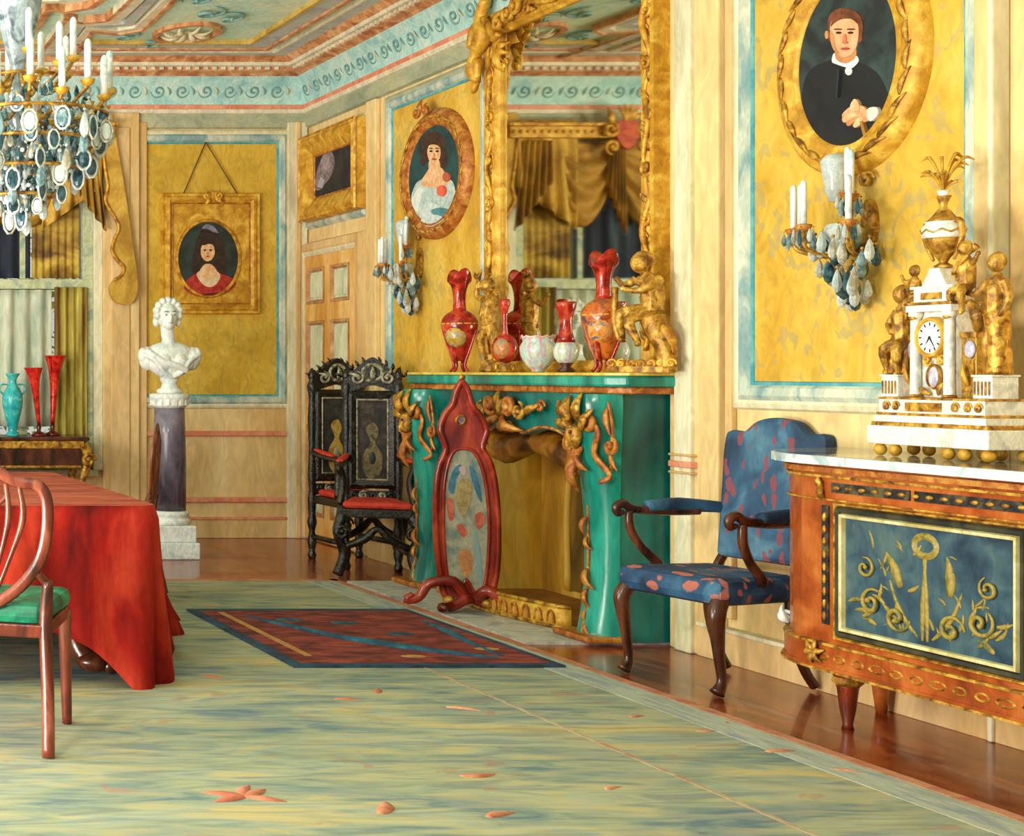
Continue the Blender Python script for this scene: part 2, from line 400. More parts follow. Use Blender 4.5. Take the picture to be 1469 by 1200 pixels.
# ceiling with stepped mouldings
b = B(); b.box((-3.2, -1.5, ZC), (XR+.35, YB+.35, ZC+.1), aquac)
CP = Pl((0, 0, ZC), (1, 0, 0), (0, 1, 0), (0, 0, -1))
def cbar(pts, w, h, m, closed=False, inner=None):
    b.sweep(pts, [(-w/2, 0), (-w/2, h), (w/2, h), (w/2, 0)], CP, m, closed=closed)
cx1 = 4.33; cy1 = YB-.30
def band(o0, o1, h, m):
    b.sweep([(-3.2, cy1-o0), (cx1-o0, cy1-o0), (cx1-o0, -1.5)], [(0, 0), (0, h), (o1-o0, h), (o1-o0, 0)], CP, m, closed=False)
for o0, o1, h, m in ((-.02, .10, .02, lilac), (.10, .125, .03, whit2), (.20, .24, .035, orange), (.24, .38, .02, lilac), (.40, .43, .035, M('#b08a30', '#cfae58', sc=8))):
    # offsets run inward from the cornice
    b.box((-3.2, cy1-o1, 0), (cx1-o0, cy1-o0, h), m, CP); b.box((cx1-o1, -1.5, 0), (cx1-o0, cy1-o1, h), m, CP)
def cpx(x, y): d = (ZC-EYE)*F/(HY-y); return ((x-CX)*d/F, d)
def zig(pts, w, h, m): cbar([cpx(*p) for p in pts], w, h, m)
zig([(262, -20), (236, 6), (205, 36), (170, 42), (133, 38), (118, 56), (104, 76)], .03, .045, orange); zig([(256, -20), (230, 6), (200, 34), (168, 40), (131, 36), (115, 54), (101, 74)], .08, .035, whit2)
zig([(205, -20), (178, 6), (160, 22), (120, 26), (98, 22), (84, 44), (66, 66)], .11, .05, whit2); zig([(196, -20), (170, 6), (153, 20), (118, 23), (94, 18), (78, 42), (60, 64)], .03, .055, orange)
zig([(232, -20), (206, 6), (184, 30), (145, 33), (116, 30), (101, 50), (86, 70)], .07, .03, lilac)
zig([(160, -20), (130, 2), (92, 8), (70, 4), (52, 30), (30, 50)], .05, .05, orange)
zig([(110, -22), (88, -8), (40, -6), (24, -8), (0, 20), (-60, 60)], .06, .05, whit2)
zig([(60, -22), (40, -14), (10, -16), (-40, 10), (-120, 40)], .12, .04, M('#8e4a26', '#b46c3c', sc=9))
mx_, my_ = cpx(268, 45)
b.sweep(oval(mx_, my_, .22, .28), [(-.02, 0), (-.02, .03), (.02, .03), (.02, 0)], CP, orange)
for k in range(8):
    g = k*PI/4; leaf(b, CP, mx_+.05*cos(g), my_+.05*sin(g), .14, scr2, rot=g, w=.35, off=.01)
for q in ((180, 48), (215, 60), (300, 15), (330, 22), (285, -5)):
    x_, y_ = cpx(*q); spiral(b, CP, x_, y_, .12, scr, rot=q[0], off=.01, r=.012)
struct(b.build('ceiling'))

# door on the right wall
dm = M('#d79a44', '#e6b060', '#eec27a', sc=4, st=(1, 1, .3)); dp = M('#c4d0ac', '#dcdcb8', '#b0c4a8', sc=5, st=(1, 1, .3))
door = bpy.data.objects.new('door_1', None); C.objects.link(door); struct(door)
da0 = rp(437, 0)[0]+.02; da1 = rp(516, 0)[0]; dz = 2.26
b = B(); b.sweep([(da0, 0), (da0, dz), (da1, dz), (da1, 0)], [(0, 0), (0, .03), (.05, .06), (.10, .06), (.12, .0)], RW, cream2, closed=False)
b.sweep([(da0, 0), (da0, dz), (da1, dz), (da1, 0)], [(0, 0), (0, .034), (.025, .05), (.04, .052)], RW, creamw, closed=False)
b.build('door_frame', door)
b = B(); b.box((da0, .01, .0), (da1, dz, .012), dp, RW)
mid = (da0+da1)/2; W = .055
for s0, s1 in ((da0, da0+.10), (mid-W, mid+W), (da1-.10, da1)): b.box((s0, .01, .012), (s1, dz, .035), dm, RW)
for z0, z1 in ((.01, .2), (.92, 1.04), (1.74, 1.88), (2.16, dz)): b.box((da0, z0, .012), (da1, z1, .0352), dm, RW)
dlf = b.build('door_leaf', door, bevel=.006)
b = B()
for (s0, s1) in ((da0+.10, mid-W), (mid+W, da1-.10)):
    for z0, z1 in ((.2, .92), (1.04, 1.74), (1.88, 2.16)):
        b.sweep(rect(s0, s1, z0, z1), [(0, .036), (-.015, .04), (-.03, .014)], RW, M('#b0703a', '#caa070', sc=9)); b.box((s0+.05, z0+.05, .012), (s1-.05, z1-.05, .024), dp, RW)
b.build('door_panel_moulding', dlf)
b = B(); b.ell(RW(da1-.06, 1.0, .07), .028, goldB); b.tube([RW(da1-.06, 1, .03), RW(da1-.06, 1, .06)], .01, goldB, n=0); b.build('door_handle', dlf)

# window on the back wall with frame, transom and panes
win = bpy.data.objects.new('window_1', None); C.objects.link(win); struct(win)
wf = M('#a8ac84', '#c4c8a0', '#8fa08a', sc=7)
b = B()
b.box((WX0, WZ0, -.12), (WX0+.08, WZ1, .02), wf, BW); b.box((WX1-.08, WZ0, -.12), (WX1, WZ1, .02), wf, BW)
b.box((WX0, WZ1-.08, -.12), (WX1, WZ1, .02), wf, BW); b.box((WX0, WZ0, -.12), (WX1, WZ0+.08, .02), wf, BW)
zt = bp(0, 408)[1]; b.box((WX0, zt-.04, -.12), (WX1, zt+.04, .03), wf, BW)
for x in (1.80, 2.35): b.box((x-.03, WZ0, -.1), (x+.03, WZ1, -.02), wf, BW)
b.box((WX0-.07, WZ0, 0), (WX0, WZ1+.02, .05), creamw, BW); b.box((WX1, WZ0, 0), (WX1+.07, WZ1+.02, .05), creamw, BW)
b.build('window_frame', win, bevel=.006)
glass = bpy.data.materials.new('glass'); glass.use_nodes = True
gb = glass.node_tree.nodes['Principled BSDF']; gb.inputs['Transmission Weight'].default_value = 1; gb.inputs['Roughness'].default_value = 0; gb.inputs['IOR'].default_value = 1.1; gb.inputs['Base Color'].default_value = (.95, 1, .96, 1)
b = B(); b.box((WX0+.05, WZ0+.05, -.065), (WX1-.05, WZ1-.05, -.06), glass, BW); b.build('window_pane', win)
b = B(); b.box((WX0-.03, WZ0-.05, -.12), (WX1+.03, WZ0, .08), creamw, BW); b.build('window_sill', win, bevel=.006)

# garden shrub outside
def shrub(name, c, r, label, cols, seed):
    rnd = random.Random(seed); b = B(); t = thing(name, label, 'shrub', c, group=None)
    g1 = M(*cols, sc=4, rough=.8)
    b2 = B(); b2.tube([(0, 0, -.05), (0.05, 0, r[2])], [.07, .04], walnut); b2.build('trunk', t)
    for i in range(900):
        u = V((rnd.gauss(0, 1), rnd.gauss(0, 1), rnd.gauss(0, 1))).normalized(); q = rnd.uniform(.55, 1)
        p = V((u.x*r[0]*q, u.y*r[1]*q, r[2]*1.05+u.z*r[2]*q)); L = rnd.uniform(.06, .12)
        d = V((rnd.uniform(-1, 1), rnd.uniform(-1, 1), rnd.uniform(-.6, 1))).normalized(); e = d.cross(V((.3, .2, 1))).normalized()*L*.45
        b.add([p, p+d*L*.5+e, p+d*L, p+d*L*.5-e], [(0, 1, 2, 3)], g1)
    b.build('foliage', t)
b = B(); b.box((-2, YB+.3, -.3), (7, 22, -.05), M('#6f8a44', '#94a65a', sc=4)); tag(b.build('lawn'), 'green lawn outside beyond the window', 'lawn', kind='structure')
shrub('garden_shrub', (1.9, 14.2, -.05), (1.3, .9, 1.2), 'leafy green garden shrub outside behind the sheer curtain', ('#5c8a48', '#8fb070', '#c2d090'), 3)
shrub('garden_shrub', (3.7, 15.0, -.05), (1.1, .9, 1.6), 'taller yellow-green garden shrub outside to the right', ('#88983c', '#b4b050', '#d8cc70'), 5)

# ================================================================ WINDOW DRAPERY
drapg = M('#9a7020', '#c89a34', '#e0bc58', sc=5, st=(1, 1, .6), rough=.7, sharp=.14)
drap = M('#6e4a14', '#a87a24', '#cfa23c', sc=4, st=(1, 1, .6), rough=.7, sharp=.14)
pel = thing('pelmet', 'carved gilt pelmet with a red shield crest above the window', 'pelmet', BW(2.05, 3.2, 0))
PP = Pl((0, 0, 0), (1, 0, 0), (0, 0, 1), (0, -1, 0))
b = B(); b.box((-.95, .0, .0), (.98, .09, .2), goldB, PP); b.box((-.98, .09, 0), (1.0, .115, .23), gold, PP)
for k in range(34): b.ell(PP(-.93+k*.057, .045, .205), .016, goldB, seg=8, rings=5)
b.build('pelmet_board', pel, bevel=.006)
cr = B()
q0 = .07; cr.prism([(q0-.08, .12), (q0+.08, .12), (q0+.085, .0), (q0, -.1), (q0-.085, .0)], PP, .21, .24, M('#a82a14', '#d25a2a', sc=14), n=4)
cr.build('shield', pel)
cr = B()
for s in (-1, 1):
    spiral(cr, PP, q0+s*.14, .06, .07, gold, rot=PI/2, flip=s, off=.23, r=.018); spiral(cr, PP, q0+s*.12, -.08, .06, gold, rot=-PI/2, flip=s, off=.23, r=.016)
    leaf(cr, PP, q0+s*.12, .1, .14, gold, rot=PI/2+s*-.5, w=.4, off=.22)
for k in range(5): leaf(cr, PP, q0, .12, .14, goldB, rot=PI/2+(k-2)*.4, w=.3, off=.22)
cr.build('crest', pel)
# swags
sw = thing('curtain', 'gold swagged curtain with a tail falling beside the window', 'curtain', BW(2.05, 3.2, 0))
def swag(x0, x1, drop, off):
    b = B()
    def fn(u, v):
        x = x0+(x1-x0)*u; s = 4*u*(1-u); z = -(.03+v*(drop*s*.92+.10)); c = off+.05*s*sin(v*PI)+.022*sin(v*22+u*2)*(.3+s)
        return PP(x+(.5-u)*.12*v*0, z, c)
    b.grid(fn, 24, 28, drap); return b.build('swag', sw, solid=.006)
for x0, x1 in ((-.95, -.42), (-.46, .12), (.06, .62)): swag(x0, x1, .62, .10)
def tailf(x0, w, zl, off, slope):
    b = B()
    def fn(u, v):
        L = zl*(1-.55*u) if slope > 0 else zl*(.45+.55*u)
        return PP(x0+w*u*(.75+.25*v), -.02-v*L, off+.035*sin(u*5*2*PI)*(.5+v*.5))
    b.grid(fn, 40, 14, drap); b.build('tail', sw, solid=.006)
tailf(-.5, .14, .75, .17, -1); tailf(.05, .14, .75, .17, 1)
tailf(.62, .30, .72, .16, -1)
# side tail: stiff gilt-edged cascade with a scalloped inner edge
def jp(x, y): d = YB-.13; return ((x-CX)*d/F-2.05, EYE-(y-HY)*d/F-3.2)
jab = [jp(*p) for p in ((144, 165), (160, 166), (168, 210), (175, 250), (183, 300), (189, 345), (195, 385), (197, 415), (190, 434), (176, 437), (162, 430), (157, 414), (163, 402), (173, 396), (177, 384), (168, 374), (160, 360), (164, 342), (170, 328), (164, 312), (156, 300), (150, 286), (154, 268), (150, 240), (146, 200))]
b = B(); b.prism(jab, PP, .10, .14, drapg, n=3); b.build('gilt_tail', sw)
jb2 = [jp(*p) for p in ((62, 175), (140, 175), (150, 200), (155, 268), (140, 282), (122, 300), (104, 316), (84, 326), (72, 322), (78, 300), (70, 250))]
b = B()
def fn(u, v):
    x0_, z0_ = jp(60+86*u, 172); zl = EYE-((330-62*u)-HY)*(YB-.13)/F-3.2
    return PP(x0_, z0_+(zl-z0_)*v, .135+.022*sin(u*26+v*3)*(.3+v))
b.grid(fn, 36, 10, drapg); b.build('cascade', sw, solid=.006)
b = B(); b.tube([PP(x, z, .142) for x, z in jab[12:]], [.012, .016, .012, .016, .012], gold, n=3); b.build('fringe', sw)
b = B()
mb_ = M('#5a3c10', '#9a7424', '#c8a840', sc=3, st=(1, 1, 1.6), rough=.7, sharp=.1)
b.grid(lambda u, v: BW(2.42+(WX1-.1-2.42)*u, zt+.05+(3.1-zt)*v, -.03+.012*sin(u*40)*(1-v)), 60, 6, mb_)
tag(b.build('festoon_blind', solid=.004), 'mottled gold silk blind in the upper right part of the window', 'blind')
b = B(); nv_ = M('#0c1220', '#1c2638', '#3a4450', sc=5, st=(1, 1, .25), rough=.8)  # navy sheet added to stand for the dark panes between the swags
b.grid(lambda u, v: BW(WX0+.09+(2.40-WX0-.09)*u, zt+.05+(3.1-zt)*v, -.03+.02*sin(u*46)), 60, 6, nv_)
tag(b.build('dark_pane_sheet', solid=.004), 'dark navy sheet added for the dark panes behind the gold swags above the window transom', 'curtain')
# sheer and side curtain
sheer = M('#c4cfb4', '#e6e6d0', '#a9c0a8', sc=5, st=(1, 1, .2), rough=.8, trans=.35)
def curtain(name, label, x0, x1, m, folds, z0=.68, z1=3.15, off=.05, gather=0):
    b = B()
    def fn(u, v):
        z = z0+(z1-z0)*v; xx = x0+(x1-x0)*u
        if gather: xx = x0+(xx-x0)*(1-gather*sin(PI*min(1, v*1.2)))
        return BW(xx, z, off+.028*sin(u*folds*2*PI)*(1-.3*v))
    b.grid(fn, folds*8, 10, m); return tag(b.build(name, solid=.004), label, 'curtain')
curtain('sheer_curtain', 'pale sheer curtain hanging in the left of the window', 1.3, 2.56, sheer, 10, z0=.9, z1=2.0)
curtain('side_curtain', 'ochre side curtain at the right edge of the window', 2.58, 2.84, M('#6e4a20', '#a8903a', '#ccc060', sc=6, st=(1, 1, .15), rough=.8), 4, z0=.72, z1=2.02, off=.06)

# ================================================================ CARPET, RUG, HEARTH
def carpetmat():
    m = bpy.data.materials.new('carpet'); m.use_nodes = True; n = m.node_tree.nodes; l = m.node_tree.links; b = n['Principled BSDF']
    tc = n.new('ShaderNodeTexCoord')
    def noise(scale, st, ramp, dist=1.2):
        mp = n.new('ShaderNodeMapping'); mp.inputs['Scale'].default_value = st; l.new(tc.outputs['Object'], mp.inputs['Vector'])
        z = n.new('ShaderNodeTexNoise'); z.inputs['Scale'].default_value = scale; z.inputs['Detail'].default_value = 4; z.inputs['Distortion'].default_value = dist
        l.new(mp.outputs['Vector'], z.inputs['Vector']); r = n.new('ShaderNodeValToRGB'); e = r.color_ramp.elements
        e[0].position, e[0].color = ramp[0][0], (lin(ramp[0][1])); e[1].position, e[1].color = ramp[-1][0], lin(ramp[-1][1])
        for p, c in ramp[1:-1]: x = e.new(p); x.color = lin(c)
        l.new(z.outputs['Fac'], r.inputs['Fac']); return r.outputs['Color']
    A = noise(1.1, (1, 2.2, 1), [(.34, '#5f7480'), (.43, '#83907e'), (.5, '#a3a07c'), (.56, '#98a294'), (.66, '#c4aa68')])
    Bc = noise(6, (.5, 2.4, 1), [(.36, '#66747c'), (.46, '#8f9684'), (.55, '#a8a68c'), (.66, '#c8b07c')])
    Rm = noise(2.1, (1.1, 2.0, 1), [(.64, '#000000'), (.67, '#a0a0a0')], 2.2)
    mx = n.new('ShaderNodeMix'); mx.data_type = 'RGBA'; mx.inputs[0].default_value = .5; l.new(A, mx.inputs[6]); l.new(Bc, mx.inputs[7])
    m2 = n.new('ShaderNodeMix'); m2.data_type = 'RGBA'; l.new(Rm, m2.inputs[0]); l.new(mx.outputs[2], m2.inputs[6]); m2.inputs[7].default_value = lin('#b5654a')
    l.new(m2.outputs[2], b.inputs['Base Color']); b.inputs['Roughness'].default_value = .95; b.inputs['Specular IOR Level'].default_value = .1
    return m
CAR = 3.86
FP = Pl((0, 0, 0), (1, 0, 0), (0, 1, 0), (0, 0, 1))
redl = M('#b4694a', '#c88a66', sc=7, rough=.9); yel = M('#c8a848', '#d8bc60', sc=4, rough=.9)
b = B(); b.box((-3.1, -1.2, 0), (CAR, 8.93, .014), carpetmat())
b.box((-3.1, 8.86, .014), (CAR, 8.93, .016), redl); b.box((CAR-.05, -1.2, .014), (CAR, 8.93, .016), redl)
b.box((CAR-.22, -1.2, .014), (CAR-.06, 8.85, .0155), M('#9aa096', '#b4b6a4', '#8c969a', sc=5, st=(3, .5, 1), rough=.9))
b.box((3.10, -1.2, .014), (3.118, 6.6, .0152), M('#a88468', '#b4a080', '#b07858', sc=5, rough=.9))
rnd = random.Random(4)
def fleck(x, y, L, m, rot):
    leaf(b, FP, x, y, L, m, rot=rot, w=.34, off=.0125, curl=rnd.uniform(-.5, .5), dome=0)
for px, py, L in ((640, 1020, .12), (480, 1008, .1), (290, 975, .10), (540, 1000, .1), (905, 1035, .08), (1100, 1085, .12), (1190, 1110, .10), (660, 1120, .13), (545, 1175, .14), (700, 1180, .12), (1000, 1055, .08), (1040, 1045, .06), (870, 1140, .08)):
    d = EYE*F/(py-HY); fleck((px-CX)*d/F, d, L, redl, rnd.uniform(-.5, 1))
d = EYE*F/(1150-HY)
for r_ in (.6, 2.6, 3.6, 1.4, -.4): fleck((350-CX)*d/F, d, .13, M('#b05a40', '#c4785a', sc=9, rough=.9), r_)
tag(b.build('carpet'), 'large sage and straw coloured carpet with faint red sprigs', 'carpet')

b = B(); rx0, rx1, ry0, ry1 = 2.52, 3.74, 6.26, 7.75
rugr = M('#4e1c1c', '#7c2c26', '#9a4030', sc=6, st=(1, 2, 1), rough=.95); navy = M('#1c2c40', '#2a4a60', sc=6, rough=.95); och = M('#b07a3c', '#c08c50', sc=8, rough=.95)
b.box((rx0, ry0, .0145), (rx1, ry1, .026), navy); b.box((rx0+.05, ry0+.05, .026), (rx1-.04, ry1-.08, .0275), rugr)
b.box((rx0+.13, ry0+.2, .0275), (rx0+.165, ry1-.12, .0285), och)
rb = M('#1d3f54', '#28647a', sc=9, rough=.95)
b.tube([(rx0+.24, 7.5, .028), (rx0+.36, 7.2, .028), (rx0+.46, 6.95, .028), (rx0+.6, 6.75, .028), (rx0+.85, 6.5, .028), (rx0+1.0, 6.42, .028)], [.012, .03, .03, .045, .03, .01], rb, flat=(0, 0, 1), n=4)
b.tube([(3.56, 6.45, .028), (3.58, 6.8, .028), (3.62, 7.05, .028), (3.64, 7.35, .028)], [.01, .02, .03, .01], rb, flat=(0, 0, 1), n=4)
for x, y in ((3.2, 7.3), (3.35, 7.0), (2.95, 7.4)): b.ell((x, y, .027), (.07, .05, .004), rb)
for x, y in ((3.15, 6.45), (3.58, 6.62)): b.ell((x, y, .028), (.06, .03, .004), och)
tag(b.build('hearth_rug'), 'small dark red rug with navy border in front of the hearth', 'rug')

b = B(); b.prism([(3.9, 6.86), (XR-.01, 6.86), (XR-.01, 8.86), (3.9, 8.86)], FP, .0, .014, M('#a8aca8', '#d4d0c4', '#8c9298', sc=5, rough=.4)); b.build('hearth_slab', None)
struct(bpy.data.objects['hearth_slab']); bpy.data.objects['hearth_slab'].name = 'trim_6'

# ================================================================ FIREPLACE
fp = thing('fireplace', 'green marble chimneypiece with gilt mounts under the tall mirror', 'fireplace', (0, 0, 0))
L0, L1 = -8.84, -6.80      # a coordinates (a=-y)
FX = .30                   # front face projection
arch = [(-8.50, .03), (-8.50, .75), (-8.44, .93), (-8.30, 1.02), (-8.12, 1.035), (-7.95, 1.0), (-7.80, 1.06), (-7.65, 1.0), (-7.48, 1.035), (-7.30, 1.02), (-7.14, .93), (-7.06, .75), (-7.06, .03)]
ac = [(p.x, p.y) for p in catmull([(x, y, 0) for x, y in arch], 4)]
poly = [(L0+.04, .015), (L0+.04, 1.24), (L1-.04, 1.24), (L1-.04, .015)]+ac[::-1]
b = B(); b.prism(poly, RW, FX-.06, FX, teal)
b.box((L0+.041, .016, 0.002), (L0+.13, 1.236, FX-.06), teal, RW); b.box((L1-.13, .016, 0.002), (L1-.041, 1.236, FX-.06), teal, RW)
b.box((L0+.13, 1.11, 0.002), (L1-.13, 1.236, FX-.06), teal, RW)
b.build('surround', fp)
b = B()     # shelf
sh = [(L0-.06, .002), (L1+.06, .002), (L1+.06, FX-.0), (L1-.02, FX+.07), (L1-.3, FX+.07), (-7.35, FX+.04), (-7.8, FX+.09), (-8.25, FX+.04), (L0+.3, FX+.07), (L0+.02, FX+.07), (L0-.06, FX)]
SHP = Pl((XR, 0, 0), (0, -1, 0), (-1, 0, 0), (0, 0, 1))
b.prism(sh, SHP, 1.27, 1.325, tealL); b.build('mantel_shelf', fp, bevel=.012)
b = B(); b.prism([(a*1, c-.004 if c > .1 else c) for a, c in sh], SHP, 1.325, 1.340, M('#c8a43a', '#e2c860', sc=9, rough=.4)); b.build('shelf_top', fp, bevel=.003)
b = B(); b.prism([(a+(-.02 if a > -7.8 else .02), max(c-.03, .002)) for a, c in sh], SHP, 1.235, 1.27, copper); b.build('shelf_moulding', fp, bevel=.008)
# cabriole pilasters
for c_ in (L1-.15, L0+.15):
    b = B()
    prof = [(.02, .14), (.06, .12), (.3, .085), (.6, .085), (.85, .11), (1.05, .15), (1.18, .17), (1.235, .16)]
    pr = catmull([(z, r, 0) for z, r in prof], 4)
    def fn(u, v, c_=c_):
        q = pr[min(int(v*(len(pr)-1)+.5), len(pr)-1)]; g = PI*u
        return RW(c_-cos(g)*(.115+.25*(q.y-.085)), q.x, FX-.02+sin(g)*q.y*1.0)
    b.grid(fn, 16, len(pr)-1, tealL); b.build('pilaster', fp)
    b = B(); b.box((c_-.15, .0145, FX-.05), (c_+.15, .045, FX+.16), copper, RW); b.build('foot', fp, bevel=.01)
    b = B(); P2 = RW.at(c_, 1.0, FX+.14)
    b.ell(P2(0, .03, 0), (.035, .05, .07), gilt); b.ell(P2(0, -.01, .03), (.015, .012, .025), gilt)
    for s in (-1, 1):
        b.ell(P2(s*.022, .045, .03), .01, walnut, seg=8, rings=5)
        spiral(b, P2, s*.085, .10, .055, copper, rot=PI/2, flip=s, off=-.03, r=.016)
        leaf(b, P2, s*.03, .10, .14, gilt, rot=PI/2-s*.5, w=.45, off=-.01); leaf(b, P2, s*.04, .06, .13, gilt, rot=PI/2-s*1.0, w=.4, off=-.02)
        b.tube([P2(s*.07, .12, -.02), P2(s*.13, .05, -.04), P2(s*.10, -.06, -.04), P2(s*.16, -.16, -.08), P2(s*.12, -.2, -.05)], [.01, .02, .022, .018, .012], copper, seg=6, flat=RW.n)
        leaf(b, P2, s*.15, .17, .13, copper, rot=-PI/2-s*.1, w=.3, off=-.07, dome=.05); spiral(b, P2, s*.17, -.02, .045, copper, rot=PI/2, flip=-s, off=-.08, r=.012); leaf(b, P2, s*.16, -.05, .1, copper, rot=-PI/2+s*.3, w=.3, off=-.08, dome=.05); b.tube([P2(s*.155, .2, -.075), P2(s*.165, .05, -.09), P2(s*.16, -.14, -.085)], [.006, .01, .006], copper, seg=6)
        leaf(b, P2, s*.02, -.03, .14, copper, rot=-PI/2-s*.35, w=.4, off=-.03)
    leaf(b, P2, 0, -.06, .2, copper, rot=-PI/2, w=.35, off=-.03, curl=0); leaf(b, P2, 0, .08, .15, gilt, rot=PI/2, w=.5, curl=0)
    b.build('mask_mount', fp)
    b = B()
    for z, s in ((.62, .05), (.52, .04), (.36, .06), (.26, .05), (.16, .04), (.1, .05)):
        leaf(b, RW.at(c_, 0, FX+.075), 0, z, s*1.8, copper, rot=-PI/2+rnd.uniform(-.4, .4), w=.4, off=0)
    b.tube([RW(c_, .04, FX+.10), RW(c_, .2, FX+.075), RW(c_, .45, FX+.066), RW(c_, .68, FX+.07)], [.006, .009, .009, .005], copper, seg=6); b.build('leaf_mount', fp)
# bead edge and central ornament
b = B()
for k in range(0, len(ac)-1):
    for h in (0, .33, .66):
        p = V(ac[k]).lerp(V(ac[k+1]), h); b.ell(RW(p.x, p.y+.012, FX+.004), .009, copper, seg=6, rings=4)
for z in [i*.045 for i in range(9)]: b.ell(RW(L1-.055, .92-z, FX+.01), .007, M('#d8c070'), seg=6, rings=4)
b.tube([RW(p[0], p[1]+.012, FX+.003) for p in ac], .004, copper, n=0, seg=5); b.tube([RW(L1-.055, .93, FX+.006), RW(L1-.055, .55, FX+.006)], .003, copper, n=0, seg=5); b.build('bead_edge', fp)
b = B(); P2 = RW.at(-7.8, 1.13, FX+.02)
for s in (-1, 1):
    spiral(b, P2, s*.09, .03, .06, copper, rot=0 if s < 0 else PI, flip=s, r=.018); spiral(b, P2, s*.19, .0, .05, gilt, rot=PI/2, flip=-s, r=.014)
    leaf(b, P2, s*.02, -.03, .2, copper, rot=-PI/2+s*.9, w=.3); leaf(b, P2, s*.25, .0, .16, gilt, rot=0 if s > 0 else PI, w=.3, curl=s*.3); spiral(b, P2, s*.40, .03, .035, copper, rot=0, flip=s, r=.01)
b.ell(P2(0, .02, .02), (.03, .06, .05), gilt); leaf(b, P2, 0, .0, .12, gilt, rot=PI/2, w=.5, curl=0)
b.ell(P2(.0, -.09, .01), (.02, .05, .03), copper)
b.build('centre_mount', fp)
# firebox
bra = M('#c89a28', '#ecbe3c', '#f8d868', sc=3, st=(1, 1, .2), rough=.35, sharp=.14, metal=0); brb = M('#a07020', '#d09c34', '#ecc458', sc=3.5, st=(1, 1, .2), rough=.4)
b = B(); X1 = -.30
b.box((-8.6, .0, X1), (-8.5, 1.10, FX-.06), bra, RW); b.box((-7.06, 0, X1), (-7.0, 1.10, FX-.06), bra, RW)
b.box((-8.6, 0, X1-.04), (-7.0, 1.10, X1), brb, RW); b.box((-8.6, 1.06, X1), (-7.0, 1.10, FX-.06), brb, RW); b.box((-8.6, .0, X1), (-7.0, .02, FX-.06), M('#7a4818', '#a86a24', sc=6, rough=.5), RW)
b.build('firebox', fp)
b = B()      # arched niche frame inside the firebox
nic = [(-8.2, .06), (-8.2, .62), (-8.1, .78), (-7.8, .86), (-7.5, .78), (-7.4, .62), (-7.4, .06)]
b.tube([RW(x, z, X1+.02) for x, z in nic], .02, brb); b.prism([(x*1, z) for x, z in nic], RW, X1, X1+.012, M('#3e3010', '#7a5a1c', '#a87a28', sc=5, st=(1, 1, .3), rough=.5), n=0)
b.tube([RW(-8.45, 1.0, FX-.1), RW(-8.1, .9, FX-.16), RW(-7.8, .96, FX-.16), RW(-7.4, .9, FX-.14), RW(-7.12, .82, FX-.1)], [.05, .09, .07, .09, .05], M('#4a2808', '#8a5414', '#b27a20', sc=6, rough=.4))
b.build('fireback', fp)

# fender
fe = thing('fender', 'low brass hearth fender pierced with small arches', 'fender', (XR-.345, 7.80, .015))
b = B(); g0 = []
for i in range(33):
    t = i/32; g0.append((-.66+1.32*t, .10*sin(PI*t)-(.0 if 0 < i < 32 else .03)))
def fn(u, v):
    k = u*32; i = min(int(k), 31); f = k-i; p = V(g0[i]).lerp(V(g0[i+1]), f); return V((-p.y-.02, p.x, v*.115))
b.grid(fn, 32, 2, goldB); o = b.build('fender_rail', fe, solid=.012)
b = B(); b.tube([V((-p[1]-.02, p[0], .118)) for p in g0], .012, gilt, n=0); b.tube([V((-p[1]-.02, p[0], .012)) for p in g0], .012, gilt, n=0)
for i in range(2, 31, 2):
    p = g0[i]; b.tube([V((-p[1]-.03, p[0]-.028, .03)), V((-p[1]-.032, p[0]-.02, .075)), V((-p[1]-.032, p[0], .092)), V((-p[1]-.032, p[0]+.02, .075)), V((-p[1]-.03, p[0]+.028, .03))], .007, copper, seg=6, n=3)
b.build('fender_ornament', fe)
b = B(); b.prism([(.0, .0), (.3, .02), (.36, .1), (.1, .12)], FP, 0, .02, M('#d05a1c', '#e88a3c', sc=9), n=4)
b.ell((.15, .05, .02), (.12, .05, .018), M('#d05a1c', '#e88a3c', sc=9)); tag(b.build('hearth_log', loc=(XR-.28, 7.15, .022)), 'orange glowing-coloured log lying inside the fireplace opening', 'log')

# ================================================================ OVERMANTEL MIRROR
mirm = bpy.data.materials.new('mirror_glass'); mirm.use_nodes = True; mb = mirm.node_tree.nodes['Principled BSDF']
mb.inputs['Metallic'].default_value = 1; mb.inputs['Roughness'].default_value = .03; mb.inputs['Base Color'].default_value = lin('#e2e0cc')
mi = thing('overmantel_mirror', 'tall carved gilt mirror standing above the green mantelpiece', 'mirror', (0, 0, 0))
ma0, ma1 = rp(730, 0)[0], rp(936, 0)[0]; mz0, mz1 = 1.345, 3.36
b = B(); b.box((ma0-.02, mz0, .03), (ma1+.02, mz1+.02, .035), mirm, RW); b.build('mirror_plate', mi)
b = B(); R = rect(ma0, ma1, mz0+.06, mz1)
b.sweep(R, [(0, .03), (.0, .05), (.015, .06), (.02, .07), (.05, .075), (.08, .06), (.1, .08), (.13, .08), (.14, .0)], RW, goldB); b.build('mirror_frame', mi)
b = B(); rr = random.Random(9)
